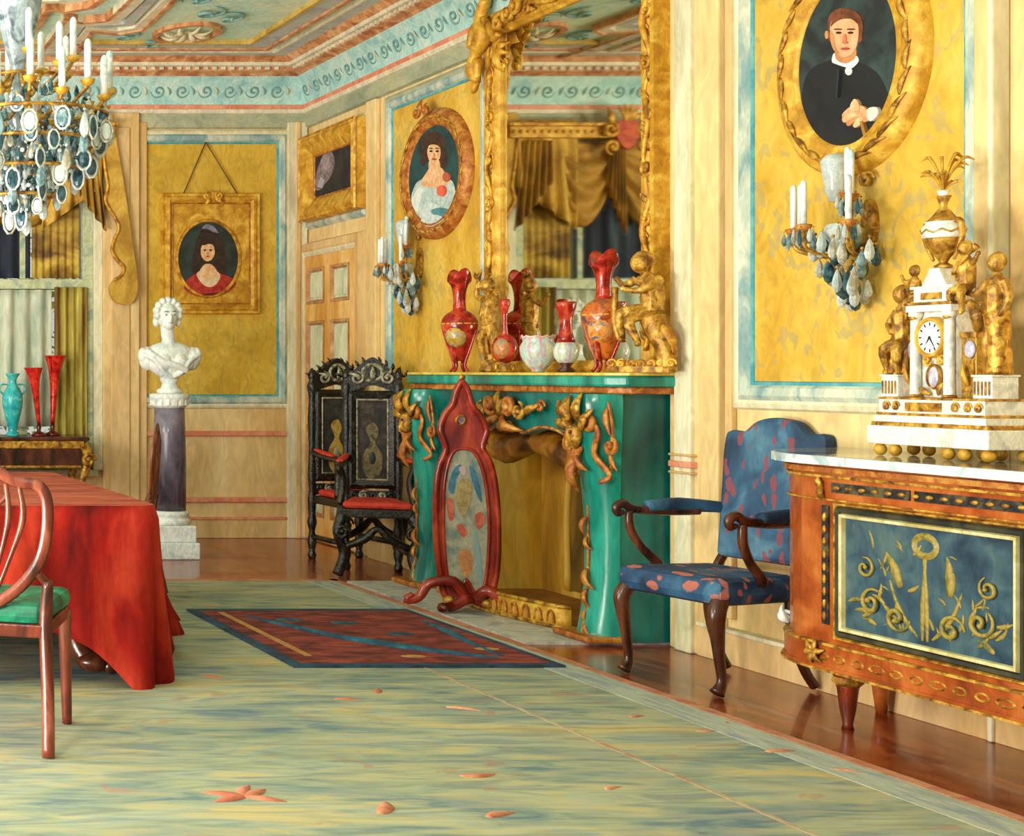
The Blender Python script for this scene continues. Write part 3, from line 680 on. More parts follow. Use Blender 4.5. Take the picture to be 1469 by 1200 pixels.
def carve(p, q, off, n_, sg):
    pts = []
    for i in range(n_+1):
        t = i/n_; w = V(p).lerp(V(q), t); d = (V(q)-V(p)).normalized(); e = V((-d.y, d.x))
        o = w+e*.022*sin(i*PI/2*1.0)*sg; pts.append(RW(o.x, o.y, off+.01*cos(i)))
    b.tube(pts, [.010, .016, .012, .018, .010, .016, .012, .018, .010], gold, seg=7, n=3)
    for i in range(n_):
        w = V(p).lerp(V(q), (i+.5)/n_); an = math.atan2((V(q)-V(p)).y, (V(q)-V(p)).x)
        leaf(b, RW, w.x, w.y, .085, gilt, rot=an+sg*(.6 if i % 2 else -.6), w=.35, off=off-.008, curl=.3, dome=.1)
        if i % 3 == 1: spiral(b, RW, w.x, w.y, .045, gold, rot=rr.uniform(0, 6), flip=sg, off=off, r=.01)
carve((ma0-.075, 1.45), (ma0-.075, mz1), .075, 22, 1); carve((ma1+.07, 1.45), (ma1+.07, mz1), .075, 22, -1); carve((ma0-.05, mz1+.07), (ma1+.05, mz1+.07), .085, 16, 1)
b.build('carving', mi)
b = B()
P2 = RW.at(ma0-.09, mz1+.02, .12)    # figure-like scrolled corner
b.tube([P2(-.03, -.28), P2(-.09, -.2), P2(-.05, -.1), P2(.03, -.02), P2(.0, .1), P2(.06, .2)], [.02, .045, .035, .055, .04, .03], goldB, seg=8)
b.tube([P2(.0, .08), P2(-.09, .04), P2(-.12, -.04), P2(-.08, -.06)], [.03, .025, .02, .015], goldB, seg=7)
b.tube([P2(.02, .08), P2(.1, .02), P2(.14, -.06), P2(.2, -.04)], [.03, .025, .02, .02], gold, seg=7); b.ell(P2(.06, .25, .01), (.05, .05, .06), goldB)
b.tube([P2(-.1, -.18), P2(-.03, -.16), P2(-.06, -.3), P2(-.09, -.33)], [.035, .03, .02, .015], goldB, seg=7)
for s in (0, 1, 2): spiral(b, P2, .2+.09*s, .02+.03*s, .06, gold, rot=s, flip=(-1)**s, r=.014, off=0)
b.build('corner_figure', mi)
b = B(); P2 = RW.at(ma0+.04, mz1-.1, .07)
leaf(b, P2, 0, 0, .14, goldB, rot=-PI/2, w=.5, off=0); spiral(b, P2, .03, -.1, .04, gold, off=.0, r=.01)
for s in range(3): leaf(b, P2, -.02, .02, .12, gold, rot=-.3-s*.5, w=.4, off=0)
b.build('inner_scroll', mi)

# ================================================================ PICTURES
def paint(b, pl, conv, shapes, base):
    for k, (pts, m) in enumerate(shapes):
        q = [conv(*p) for p in pts]; q = [(p.x, p.y) for p in catmull([(a, c, 0) for a, c in q], 5, True)] if len(q) > 4 else q
        b.prism(q, pl, base, base+.0006*(k+1), m)
def T(c, c2=None, sc=20): return M(c, c2, sc=sc, rough=.75, bump=.05)
skin = T('#d8a070', '#e8c090'); skinS = T('#b87848', '#c88a58'); dark = T('#1c2420', '#2c3a34', 8)
def el(cx, cy, rx, ry, n=14, rot=0):
    return [(cx+rx*cos(2*PI*i/n)*cos(rot)-ry*sin(2*PI*i/n)*sin(rot), cy+rx*cos(2*PI*i/n)*sin(rot)+ry*sin(2*PI*i/n)*cos(rot)) for i in range(n)]

# lady in red, square gilt frame on the back wall
t = thing('portrait', 'square gilt-framed oval portrait of a dark-haired woman in red, hung by cord', 'portrait', (0, 0, 0))
off = .05; cv = lambda x, y: bp(x, y, off)
b = B(); a0, z1 = bp(240, 288); a1, z0 = bp(360, 441); b.box((a0, z0, .01), (a1, z1, .04), goldB, BW)
b.build('frame_mat', t)
b = B(); b.sweep(rect(a0+.0, a1-.0, z0, z1), [(-.03, .04), (-.01, .06), (.0, .07), (.02, .065), (.03, .05), (.05, .055), (.06, .0)], BW, goldB)
b.sweep(rect(a0+.0, a1-.0, z0, z1), [(-.032, .042), (-.028, .052), (-.022, .05)], BW, copper); b.build('frame', t)
b = B(); ox, oz = cv(299, 371); b.prism(oval(ox, oz, .245, .30), BW, .04, .048, dark)
paint(b, BW, cv, [([(275, 385), (282, 345), (292, 327), (304, 326), (316, 340), (322, 360), (326, 384), (318, 396), (300, 398), (284, 396)], T('#20140e', '#3a2418')),
    ([(265, 415), (268, 402), (281, 393), (292, 388), (306, 388), (320, 394), (334, 400), (338, 408), (326, 420), (312, 425), (296, 427), (280, 424)], T('#9c1c18', '#c03a30')),
    ([(282, 394), (290, 388), (308, 388), (316, 396), (310, 408), (300, 412), (290, 407)], T('#d6b890', '#e8d0a8')), ([(286, 392), (293, 380), (304, 380), (312, 392), (304, 400), (294, 400)], skin),
    (el(298, 361, 10, 14), skin), ([(287, 350), (291, 343), (299, 340), (306, 344), (309, 352), (300, 350), (293, 352)], T('#2a1810')),
    (el(294, 359, 2, 1.2), T('#1a1008')), (el(302, 359, 2, 1.2), T('#1a1008')), (el(298, 368, 2.5, 1), T('#a83a28')), (el(298, 363.5, .9, 2.2), skinS),
    ([(290, 328), (296, 322), (306, 325), (313, 334), (306, 333), (298, 329)], T('#6a6a80', '#8a8a98')), ([(283, 424), (300, 421), (318, 421), (312, 425), (298, 427)], T('#5c0f0e'))], .048)
b.build('canvas', t)
b = B(); ov = oval(ox, oz, .245, .30); b.sweep(ov, [(-.008, .045), (0, .058), (.015, .055), (.02, .04)], BW, gold)
b.build('inner_slip', t)
b = B(); P2 = BW.at((a0+a1)/2, z1+.03, .07)
for s in (-1, 1): spiral(b, P2, s*.05, 0, .035, gold, rot=PI/2, flip=s, r=.01); leaf(b, P2, s*.02, -.02, .07, gold, rot=-PI/2+s*.8, w=.4)
b.ell(P2(0, 0, .01), (.03, .02, .03), goldB); b.build('bow', t)
b = B(); hook = BW(bp(293, 200)[0], bp(293, 205)[1], .035)
for s in (0, 1): b.tube([hook, BW(a0+.12 if s == 0 else a1-.12, z1+.05, .03)], .005, M('#6a4a18'), seg=5, n=0)
b.build('cord', t)

# over-door picture
t = thing('landscape_painting', 'small dark painting in a deep gilt frame above the door', 'painting', (0, 0, 0))
pa0, pa1, pz0, pz1 = rp(443, 0, .1)[0], rp(496, 0, .1)[0], 2.71, 3.03
PV = Pl(RW(0, 0, .03), RW.u, RW.v, RW.n)
b = B(); b.box((pa0, pz0, .0), (pa1, pz1, .02), T('#1a1c20', '#33302f', 6), PV)
cv = lambda x, y: rp(x, y, .05)
paint(b, PV, cv, [([(452, 270), (455, 245), (461, 228), (466, 215), (476, 218), (480, 232), (476, 250), (468, 262), (460, 272)], T('#6a5a5c', '#93868c', 26)), ([(460, 235), (466, 222), (472, 226), (474, 238), (468, 244)], T('#b09aa0', '#8c7a80')), (el(468, 215, 3, 6), T('#96606a')), ([(455, 268), (460, 254), (466, 258), (462, 270)], T('#a8a0b0'))], .02)
b.build('canvas', t)
b = B(); b.sweep(rect(pa0, pa1, pz0, pz1), [(-.0, .02), (.02, .03), (.05, .05), (.10, .08), (.13, .09), (.15, .075), (.165, .08), (.18, .0)], PV, goldB)
b.sweep(rect(pa0, pa1, pz0, pz1), [(-.004, .021), (.0, .03), (.012, .03)], PV, copper)
b.sweep(rect(pa0, pa1, pz0, pz1), [(.16, .078), (.168, .088), (.178, .076)], PV, gold); b.build('frame', t)

# lady in pale blue, oval
def oval_portrait(label, oc, ra, rb, rim, fm, shapes, cvv, bg, orn):
    t = thing('oval_portrait', label, 'portrait', (0, 0, 0))
    b = B(); b.prism(oval(oc[0], oc[1], ra, rb), RW, .02, .04, bg); paint(b, RW, cvv, shapes, .04); b.build('canvas', t)
    b = B(); b.sweep(oval(oc[0], oc[1], ra, rb, 64), [(-.01, .04), (0, .055), (.015, .05), (.03, .06), (rim*.45, .065), (rim*.7, .065), (rim*.85, .055), (rim, .04), (rim*1.02, .005)], RW, fm, smooth=True); b.build('frame', t)
    b = B(); n = 26
    for i in range(n):
        g = 2*PI*i/n; leaf(b, RW, oc[0]+(ra+rim*.55)*cos(g), oc[1]+(rb+rim*.55)*sin(g), rim*.95, orn, rot=g+PI/2+.3, w=.25, off=.064, curl=-.3, dome=.05)
    b.build('carved_leaves', t); return t
cv = lambda x, y: rp(x, y, .04)
o0 = rp(622, 250, .04)
hb = T('#2e1a10', '#4a2e1c')
lady = [([(590, 285), (593, 272), (598, 262), (608, 256), (618, 250), (630, 250), (642, 256), (650, 262), (654, 280), (654, 300), (648, 318), (636, 326), (622, 328), (606, 318), (594, 302)], T('#9db4b4', '#c4d0c8', 30)),
    ([(606, 238), (604, 215), (608, 198), (616, 190), (628, 190), (637, 200), (640, 216), (642, 236), (634, 242), (628, 230), (616, 230)], hb),
    ([(604, 262), (612, 248), (618, 240), (632, 240), (640, 250), (646, 260), (636, 268), (622, 270), (610, 268)], skin), ([(616, 244), (617, 230), (630, 230), (631, 244), (624, 248)], skin),
    (el(623, 219, 9.5, 15), skin), ([(612, 212), (615, 202), (624, 198), (632, 204), (635, 214), (627, 208), (618, 208)], hb), (el(619, 217, 2.2, 1.5), T('#1a1008')), (el(628, 217, 2.2, 1.5), T('#1a1008')), (el(619, 213, 3, .8), hb), (el(628, 213, 3, .8), hb),
    (el(624, 223, 1.2, 3), skinS), (el(624, 228.5, 3.2, 1.4), T('#b03a2c')), ([(592, 290), (600, 272), (608, 270), (604, 286), (600, 304)], T('#c9d6d2', '#e0e4da')), ([(604, 300), (614, 290), (626, 292), (634, 300), (626, 310), (612, 312)], T('#dbe0d8', '#b4c6c8')),
    ([(620, 303), (632, 298), (646, 302), (644, 310), (630, 312)], T('#3e7888', '#5a8e98')), (el(635, 274, 6.5, 8), T('#d84a34', '#e86a50')), (el(642, 254, 5, 7), T('#b0583c')), ([(606, 316), (624, 308), (640, 314), (632, 326), (618, 328)], T('#a9bfc0', '#d2dad4'))]
oval_portrait('oval portrait of a woman in pale blue with a red rose, copper-gilt frame', o0, .345, .325, .10, copper, lady, cv, T('#14302e', '#1f4a4c', 8), gilt)
bpy.data.objects['oval_portrait']['label'] = 'oval portrait of a woman in pale blue with a red rose, copper-gilt frame'
b = B(); P2 = RW.at(o0[0]-.1, o0[1]+.42, .08)
leaf(b, P2, .06, -.01, .09, copper, rot=PI/2, w=.5, curl=0)
for s in (-1, 1): spiral(b, P2, .06+s*.06, 0, .04, copper, rot=PI/2, flip=s, r=.012)
b.build('crest', bpy.data.objects['oval_portrait'])

# gentleman in black, oval
o1 = rp(1214, 88, .04); cv = lambda x, y: rp(x, y, .04)
blk = T('#08090c', '#12151a', 8); hr = T('#5a2a14', '#7c4020')
man = [([(1150, 205), (1148, 160), (1153, 120), (1163, 100), (1180, 90), (1205, 84), (1228, 88), (1250, 98), (1264, 112), (1276, 140), (1281, 160), (1272, 186), (1258, 202), (1236, 215), (1214, 218), (1180, 208), (1160, 190)], blk),
    ([(1238, 216), (1250, 200), (1268, 186), (1280, 164), (1286, 150), (1284, 178), (1270, 200), (1252, 212)], T('#8a5a24', '#b88030')),
    ([(1194, 88), (1198, 76), (1214, 88), (1228, 80), (1232, 88), (1222, 98), (1212, 96), (1200, 92)], T('#d8d8d4', '#f0efe8')), (el(1218, 102, 5, 6), T('#b9c0c0', '#dcdedb')),
    ([(1200, 84), (1202, 66), (1226, 66), (1228, 82), (1214, 91)], skinS),
    ([(1189, 48), (1190, 25), (1200, 14), (1216, 12), (1230, 18), (1238, 30), (1238, 50), (1232, 62), (1192, 60)], hr),
    ([(1192, 40), (1196, 28), (1206, 24), (1220, 24), (1230, 30), (1233, 44), (1231, 62), (1224, 76), (1212, 82), (1202, 76), (1195, 62)], T('#d89a6c', '#e2ac80')),
    ([(1193, 38), (1198, 24), (1210, 19), (1224, 22), (1232, 34), (1222, 27), (1208, 28), (1199, 33)], hr), ([(1193, 44), (1198, 52), (1200, 66), (1206, 78), (1198, 72), (1193, 58)], skinS),
    (el(1205, 47, 4, 1.7), T('#2a140a')), (el(1222, 47, 4, 1.7), T('#2a140a')), (el(1204, 42, 6, 1.3), hr), (el(1223, 42, 6, 1.3), hr), (el(1214, 56, 2.6, 7), T('#c07850')), (el(1215, 61, 4, 1.8), T('#b86a48')), (el(1215, 70, 6, 1.8), T('#a03c2c')), (el(1189, 50, 2.4, 6), skinS),
    ([(1214, 172), (1212, 164), (1222, 154), (1232, 150), (1244, 154), (1250, 162), (1250, 172), (1240, 176), (1230, 174), (1222, 178)], T('#c88c5c', '#dcaa7c')),
    ([(1212, 170), (1222, 163), (1232, 164), (1224, 171), (1215, 176)], skin), ([(1218, 176), (1228, 168), (1236, 168), (1228, 176), (1221, 181)], skinS), ([(1228, 180), (1234, 170), (1242, 168), (1240, 176), (1232, 183)], skin), ([(1224, 152), (1230, 142), (1236, 148), (1236, 158), (1228, 158)], skin),
    ([(1250, 156), (1262, 154), (1264, 164), (1254, 174), (1249, 168)], T('#cfccc0', '#e8e4d8')), ([(1238, 174), (1242, 174), (1248, 196), (1244, 198)], T('#9a6a2c')), ([(1206, 100), (1209, 100), (1206, 140), (1204, 140)], T('#22262c'))]
t2 = oval_portrait('large gilt oval portrait of a gentleman in black with hand raised', o1, (-rp(1140, 0, .04)[0]+rp(1287, 0, .04)[0])/2+.0, .355, .115, goldB, man, cv, T('#141c1e', '#2e403e', 6), gilt)

# ================================================================ SCONCES
cry = [M('#cfdede', '#f0f6f4', sc=30, rough=.08, trans=.35, bump=0), M('#5f8088', '#a8c4c8', sc=30, rough=.08, trans=.3, bump=0), M('#1f3a44', '#48707a', sc=30, rough=.1, trans=.2, bump=0), M('#b0a890', '#e2e2d6', sc=30, rough=.08, trans=.3, bump=0)]
def dropmesh(b, c, L, w, m, ring=None):
    c = V(c); pr = [(0.0, 0), (.35, -.12), (.75, -.38), (1, -.66), (.7, -.88), (0, -1)]
    b.lathe([(w*r, z*L) for r, z in pr], c, m, seg=7, sy=.6, smooth=False)
    b.ell(c+V((0, 0, .006)), w*.35, ring or m, seg=6, rings=4)
def medal(b, c, L, w, m, g):
    c = V(c); rot = Matrix.Rotation(g, 3, 'Z')
    b.ell(c+V((0, 0, -L*.5)), (w*.8, w*.3, L*.38), m, rot=rot, seg=8, rings=6, smooth=False)
    b.tube([c+V((0, 0, -L*.5))+rot @ V((w*cos(k*PI/5), 0, L*.5*sin(k*PI/5))) for k in range(10)], w*.2, cry[0] if m is not cry[0] else cry[3], closed=True, n=1, seg=5)
    b.ell(c+V((0, 0, .006)), w*.3, gilt, seg=6, rings=4)
def sconce(label, loc, rz=0):
    # local: x = out of the wall (-X world handled by rz), y along wall
    t = thing('wall_sconce', label, 'sconce', loc); L = Pl((0, 0, 0), (0, -1, 0), (0, 0, 1), (-1, 0, 0))
    b = B(); b.prism(oval(0, .0, .035, .10, 20), L, 0, .02, gilt); spiral(b, L, 0, .18, .035, gilt, r=.01); b.build('back_plate', t)
    cps = [(-.17, .0, .16), (-.13, -.01, .22), (-.05, .0, .24), (.0, .13, .10), (.055, .11, .13), (.13, .0, .20)]
    for k, (a, z, c) in enumerate(cps):
        b = B(); b.tube([L(0, -.08, .02), L(a*.4, -.13, c*.5), L(a*.9, -.1, c*.95), L(a, z-.03, c)], .008, gilt, seg=6); 
        b.lathe([(.006, -.03), (.022, -.02), (.03, 0), (.016, .004)], L(a, z, c), copper, seg=12); ar = b.build('arm', t)
        b = B(); b.lathe([(.011, 0), (.011, .17), (.007, .18), (.002, .183)], L(a, z, c), candlem, seg=10); b.build('candle', ar)
    b = B(); b.lathe([(.02, .05), (.035, .1), (.045, .18), (.05, .22), (.035, .24), (.03, .245)], L(-.09, .05, .08), cry[0], seg=12); b.build('glass_shade', t)
    b = B(); b.ell(L(.0, -.06, .10), (.05, .05, .06), cry[1]); b.lathe([(.01, -.1), (.04, -.05), (.07, 0), (.05, .03)], L(0, -.03, .12), cry[0], seg=10, smooth=False); b.build('crystal_bowl', t)
    rnd = random.Random(3)
    for a, z, c in cps:
        for i in range(6):
            g = i*PI/3; b = B(); dropmesh(b, L(a+.032*cos(g), z-.015, c+.032*sin(g)), rnd.uniform(.05, .08), .011, cry[rnd.randrange(4)], gilt); b.build('crystal_drop', t)
    for i in range(48):
        r_ = i/48; a = rnd.uniform(-.17, .17)*(1-r_*.75); z = -.02-.27*r_; b = B(); dropmesh(b, L(a, z, .05+rnd.uniform(0, .16)*(1-r_*.6)), rnd.uniform(.07, .11), .021, cry[rnd.randrange(4)], gilt); b.build('crystal_drop', t)
    return t
ya = 2*1000*4.45/(1195+383)
sconce('crystal and gilt candle sconce below the gentleman portrait', (XR-.008, F*XR/(1254+383), EYE+(HY-322)*5.68/F))
t = sconce('crystal candle sconce between the door and the mantelpiece', (XR-.008, F*XR/(606+383), EYE+(HY-378)*9.4/F))

# ================================================================ CHANDELIER
ch = thing('chandelier', 'many-armed crystal chandelier with white candles hanging over the red table', 'chandelier', (1.33, 6.5, 2.5))
b = B(); b.tube([(0, 0, 1.32), (0, 0, .4)], .008, gilt, n=0, seg=6)
for k in range(14): b.ell((0, 0, .72+k*.045), (.016, .012, .024), gilt, seg=8, rings=5)
b.lathe([(.0, .0), (.07, .0), (.05, -.03), (.01, -.06)], (0, 0, 1.35), gilt); b.build('chain', ch)
b = B(); gl = M('#7c8c94', '#b4c0c6', '#5a6a74', sc=12, rough=.1, trans=.25)
b.lathe([(.02, -.42), (.05, -.36), (.025, -.3), (.03, -.1), (.07, 0), (.035, .1), (.03, .2), (.06, .3), (.09, .42), (.11, .52), (.10, .54), (.03, .50)], (0, 0, .05), gl, seg=16, n=2); b.build('glass_stem', ch)
b = B()
for z, r in ((.02, .41), (-.1, .36), (-.22, .27), (-.34, .16), (.2, .22)): b.tube([(r*cos(g*PI/10), r*sin(g*PI/10), z) for g in range(20)], .008, gilt, closed=True, n=2, seg=6)
b.build('hoops', ch)
rnd = random.Random(11)
for tier, (n, r, z, ph) in enumerate(((18, .41, .08, .1), (10, .25, .24, .3))):
    for k in range(n):
        g = 2*PI*k/n+ph; x, y = r*cos(g), r*sin(g); zz = z+(.05 if k % 2 else 0)
        b = B(); b.tube([(.04*cos(g), .04*sin(g), z+.0), (x*.5, y*.5, z-.09), (x*.9, y*.9, zz-.05), (x, y, zz)], .009, gilt, seg=6); b.lathe([(.008, -.02), (.025, -.01), (.034, .008), (.014, .01)], (x, y, zz), goldB, seg=12); ar = b.build('arm', ch)
        b = B(); b.lathe([(.016, .005), (.016, .17), (.010, .185), (.003, .19)], (x, y, zz), candlem, seg=10); b.build('candle', ar)
rings = [(22, .41, .0, .11), (18, .37, -.07, .10), (15, .33, -.15, .10), (12, .27, -.22, .10), (9, .2, -.29, .10), (6, .12, -.35, .09), (3, .04, -.38, .13), (14, .39, .06, .07)]
tot = 0
for n, r, z, L in rings:
    for k in range(n):
        g = 2*PI*(k+rnd.uniform(0, .5))/n; b = B(); tot += 1
        (medal(b, (r*cos(g), r*sin(g), z+rnd.uniform(-.02, .02)), L*rnd.uniform(.85, 1.15), .028*rnd.uniform(.8, 1.2), cry[rnd.choice((0, 1, 2, 2))], rnd.uniform(-.7, .7)) if k % 3 else dropmesh(b, (r*cos(g), r*sin(g), z), L*1.1, .024, cry[rnd.randrange(4)], cry[0])); b.build('crystal_drop', ch)
b = B()
for k in range(900):
    q = rnd.random()**.8; z = .12-.54*q; r = (.43*(1-q**1.7*.86))*rnd.uniform(.55, 1.0); g = rnd.uniform(0, 2*PI)
    dropmesh(b, (r*cos(g), r*sin(g), z+.04), rnd.uniform(.04, .07), rnd.uniform(.010, .017), cry[rnd.choice((0, 1, 1, 2, 2, 3))], cry[0])
for n, r, z, L in rings[:5]:      # bead strings
    for k in range(int(n*2.2)):
        g = 2*PI*k/(n*2.2); b.ell((r*.93*cos(g), r*.93*sin(g), z-.02+.02*sin(k*2.1)), .011, cry[k % 3], seg=6, rings=4, smooth=False)
o = b.build('bead_strings', ch); o['kind'] = 'stuff'

# ================================================================ BUST ON COLUMN
bx, by = (243-CX)*10.1/F, 10.1
cl = M('#3c3440', '#6a6070', '#8e8490', sc=5, st=(1, 1, .4), rough=.22)
t = thing('column_pedestal', 'grey-violet marble column pedestal against the back wall', 'pedestal', (bx, by, 0))
b = B(); b.box((-.17, -.17, 0), (.17, .17, .12), marble); b.box((-.15, -.15, .12), (.15, .15, .24), marble); b.lathe([(.145, .24), (.15, .27), (.13, .29), (.14, .32), (.12, .34)], (0, 0, 0), marble); b.build('base', t, bevel=.01)
b = B(); b.lathe([(.115, .34), (.118, .6), (.112, .9), (.105, 1.08)], (0, 0, 0), cl); b.build('shaft', t)
b = B(); b.lathe([(.105, 1.08), (.125, 1.10), (.12, 1.12), (.14, 1.15), (.14, 1.18), (.12, 1.185)], (0, 0, 0), marble)
for k in range(16): b.box((-.012, -.135, 1.10), (.012, -.12, 1.165), white, Pl((0, 0, 0), (cos(k*PI/8), sin(k*PI/8), 0), (-sin(k*PI/8), cos(k*PI/8), 0), (0, 0, 1)))
b.build('capital', t)
t = thing('bust', 'white marble bust of a woman standing on the column', 'bust', (bx, by, 1.186)); t.scale = (1.02, 1.02, 1.17)
b = B()
b.lathe([(.085, 0), (.09, .02), (.06, .035), (.05, .06), (.065, .08), (.06, .1)], (0, 0, 0), marble); b.build('socle', t)
b = B()
def S(x, y, z, rx, ry, rz, rot=None): b.ell((x, y, z), (rx, ry, rz), marble, rot=rot, seg=20, rings=12)
S(0, 0, .19, .12, .085, .10); S(0, 0, .25, .17, .08, .07); S(-.155, 0, .215, .062, .065, .075); S(.155, 0, .215, .062, .065, .075)
S(-.055, -.055, .19, .055, .05, .055); S(.055, -.055, .19, .055, .05, .055)
b.tube([(0, 0, .25), (-.01, -.005, .33), (-.02, -.015, .42)], [.075, .045, .05], marble, seg=14)
S(-.02, -.02, .475, .068, .082, .088); S(-.022, -.06, .425, .038, .04, .032)
S(-.02, .01, .50, .08, .09, .085); S(-.02, .075, .49, .045, .05, .045)
for k in range(9):
    g = -.3+k*(PI+.6)/8; S(-.02+.082*cos(g), -.03, .50+.075*sin(g), .024, .04, .024)
for s in (-1, 1): S(-.02+s*.078, -.01, .445, .022, .03, .035)
S(-.022, -.105, .466, .010, .016, .022); S(-.022, -.094, .44, .02, .012, .006); S(-.022, -.093, .428, .016, .012, .006)
for s in (-1, 1): S(-.022+s*.027, -.09, .495, .02, .01, .006); S(-.022+s*.027, -.088, .48, .011, .009, .007)
for s_ in (-1, 1):
    S(s_*.085, -.015, .165, .11, .07, .05, Matrix.Rotation(-s_*.55, 3, 'Y')); S(s_*.19, -.01, .235, .035, .05, .05)
    b.tube([(s_*.2, -.05, .24), (s_*.12, -.085, .20), (s_*.06, -.08, .13), (0, -.07, .10)], [.012, .016, .016, .012], marble)
b.tube([(-.18, -.05, .27), (-.08, -.09, .2), (.02, -.1, .17), (.1, -.08, .14)], [.015, .02, .02, .02], marble)
b.tube([(0, 0, .08), (0, 0, .16)], [.06, .09], marble, seg=14)
b.build('figure', t, remesh=.0045)
b = B(); fd = M('#5c6c74', '#7a8a90', sc=20, rough=.6)
for s_ in (-1, 1):
    b.tube([(-.022+s_*.042, -.088, .500), (-.022+s_*.028, -.0985, .505), (-.022+s_*.014, -.1, .500)], .0025, fd, seg=5); b.ell((-.022+s_*.028, -.0945, .482), (.0085, .004, .0045), fd, seg=8, rings=5)
b.tube([(-.038, -.102, .433), (-.022, -.108, .434), (-.006, -.102, .433)], .0022, fd, seg=5)
b.build('face_lines', t)

# ================================================================ PIER TABLE WITH VASES
t = thing('pier_table', 'gilt and walnut scrolled side table standing below the window', 'side table', (2.24, 10.92, 0))
b = B(); b.box((-.52, -.22, .81), (.50, .22, .84), walnut); b.build('table_top', t, bevel=.01)
b = B(); b.box((-.49, -.20, .60), (.44, .20, .76), walnut); b.box((-.50, -.21, .75), (.46, .21, .81), gilt); b.box((-.49, -.205, .60), (.44, .2, .62), gilt); b.build('apron', t, bevel=.006)
for sx in (-1, 1):
    for sy in (-1, 1):
        b = B(); x = sx*.46-.01; y = sy*.17; b.tube([(x, y, .78), (x+sx*.05, y, .68), (x+sx*.0, y, .5), (x-sx*.06, y, .25), (x-sx*.02, y, .05), (x+sx*.02, y, .015)], [.045, .04, .03, .022, .02, .024], gilt)
        if sy < 0: spiral(b, Pl((x+sx*.04, y-.03, .66), (sx, 0, 0), (0, 0, 1), (0, -1, 0)), 0, 0, .055, gilt, r=.016)
        b.build('leg', t)
redg = M('#6a0806', '#c01c14', '#f0442c', sc=14, rough=.12, sharp=.16); turq = M('#1a8a98', '#2cb0b4', '#6accc4', sc=12, rough=.2, sharp=.13)
def trumpet(label, x, y, h, w, lean, cat='vase'):
    t = thing('trumpet_vase', label, cat, (x, y, .84), group='red glass trumpet vases')
    b = B(); b.lathe([(.055, 0), (.058, .012), (.04, .025), (.014, .04), (.02, .07), (.014, .09)], (0, 0, 0), M('#3a0606', '#7a100c', sc=14, rough=.15)); b.build('foot', t)
    b = B(); pr = [(.016, .09), (.022, .2), (.03, .35), (.045, .48), (.065, .57), (.085, .61), (.08, .605), (.04, .47), (.02, .3)]
    b.lathe([(r*w, .09+(z-.09)*h) for r, z in pr], (0, 0, 0), redg, seg=18, n=2)
    for v in range(len(b.v)): q = b.v[v]; b.v[v] = (q[0]+lean*(q[2]-.09), q[1], q[2])
    b.build('trumpet', t); return t
trumpet('red glass trumpet vase, shorter left one of the pair on the pier table', (58-CX)*10.85/F-.01, 10.86, .84, .85, -.10)
trumpet('red glass trumpet vase, taller right one of the pair on the pier table', (72-CX)*10.9/F+.03, 10.95, 1.02, 1.0, .04)
b = B(); b.lathe([(.05, 0), (.055, .01), (.035, .04), (.05, .12), (.075, .22), (.08, .3), (.06, .36), (.035, .4), (.03, .44), (.055, .48), (.05, .485), (.025, .44)], (0, 0, 0), turq, n=3)
for s in (-1, 1): b.tube([(s*.07, 0, .32), (s*.1, 0, .36), (s*.085, 0, .4), (s*.04, 0, .4)], .007, turq, seg=6)
tag(b.build('turquoise_vase', loc=((18-CX)*10.9/F, 10.9, .84)), 'turquoise two-handled vase beside the red trumpet vases', 'vase')

# ================================================================ RED TABLE
TX0, TX1, TY0, TY1, TZ = -.4, 1.80, 5.92, 7.86, .775
t = thing('dining_table', 'dark carved dining table hidden under the red cloth', 'table', (TX0/2+TX1/2, 6.89, .016))
b = B(); b.box((-1.08, -.95, .715), (1.08, .95, .75), walnut); b.build('table_top', t, bevel=.008)
b = B(); b.box((-1.0, -.88, .63), (1.0, .88, .715), walnut); b.build('apron', t)
for sx in (-1, 1):
    for sy in (-1, 1):
        b = B(); x, y = sx*.82, sy*.70
        b.tube([(x, y, .66), (x, y, .5), (x-sx*.02, y, .3), (x, y, .14), (x+sx*.05, y+sy*.05, .05)], [.05, .075, .04, .045, .05], walnut, seg=10)
        b.ell((x+sx*.07, y+sy*.07, .055), (.08, .06, .045), walnut)
        for k in (-1, 0, 1): b.ell((x+sx*.13, y+sy*.08+k*.035, .04), (.03, .014, .03), walnut)
        b.build('leg', t)
b = B()
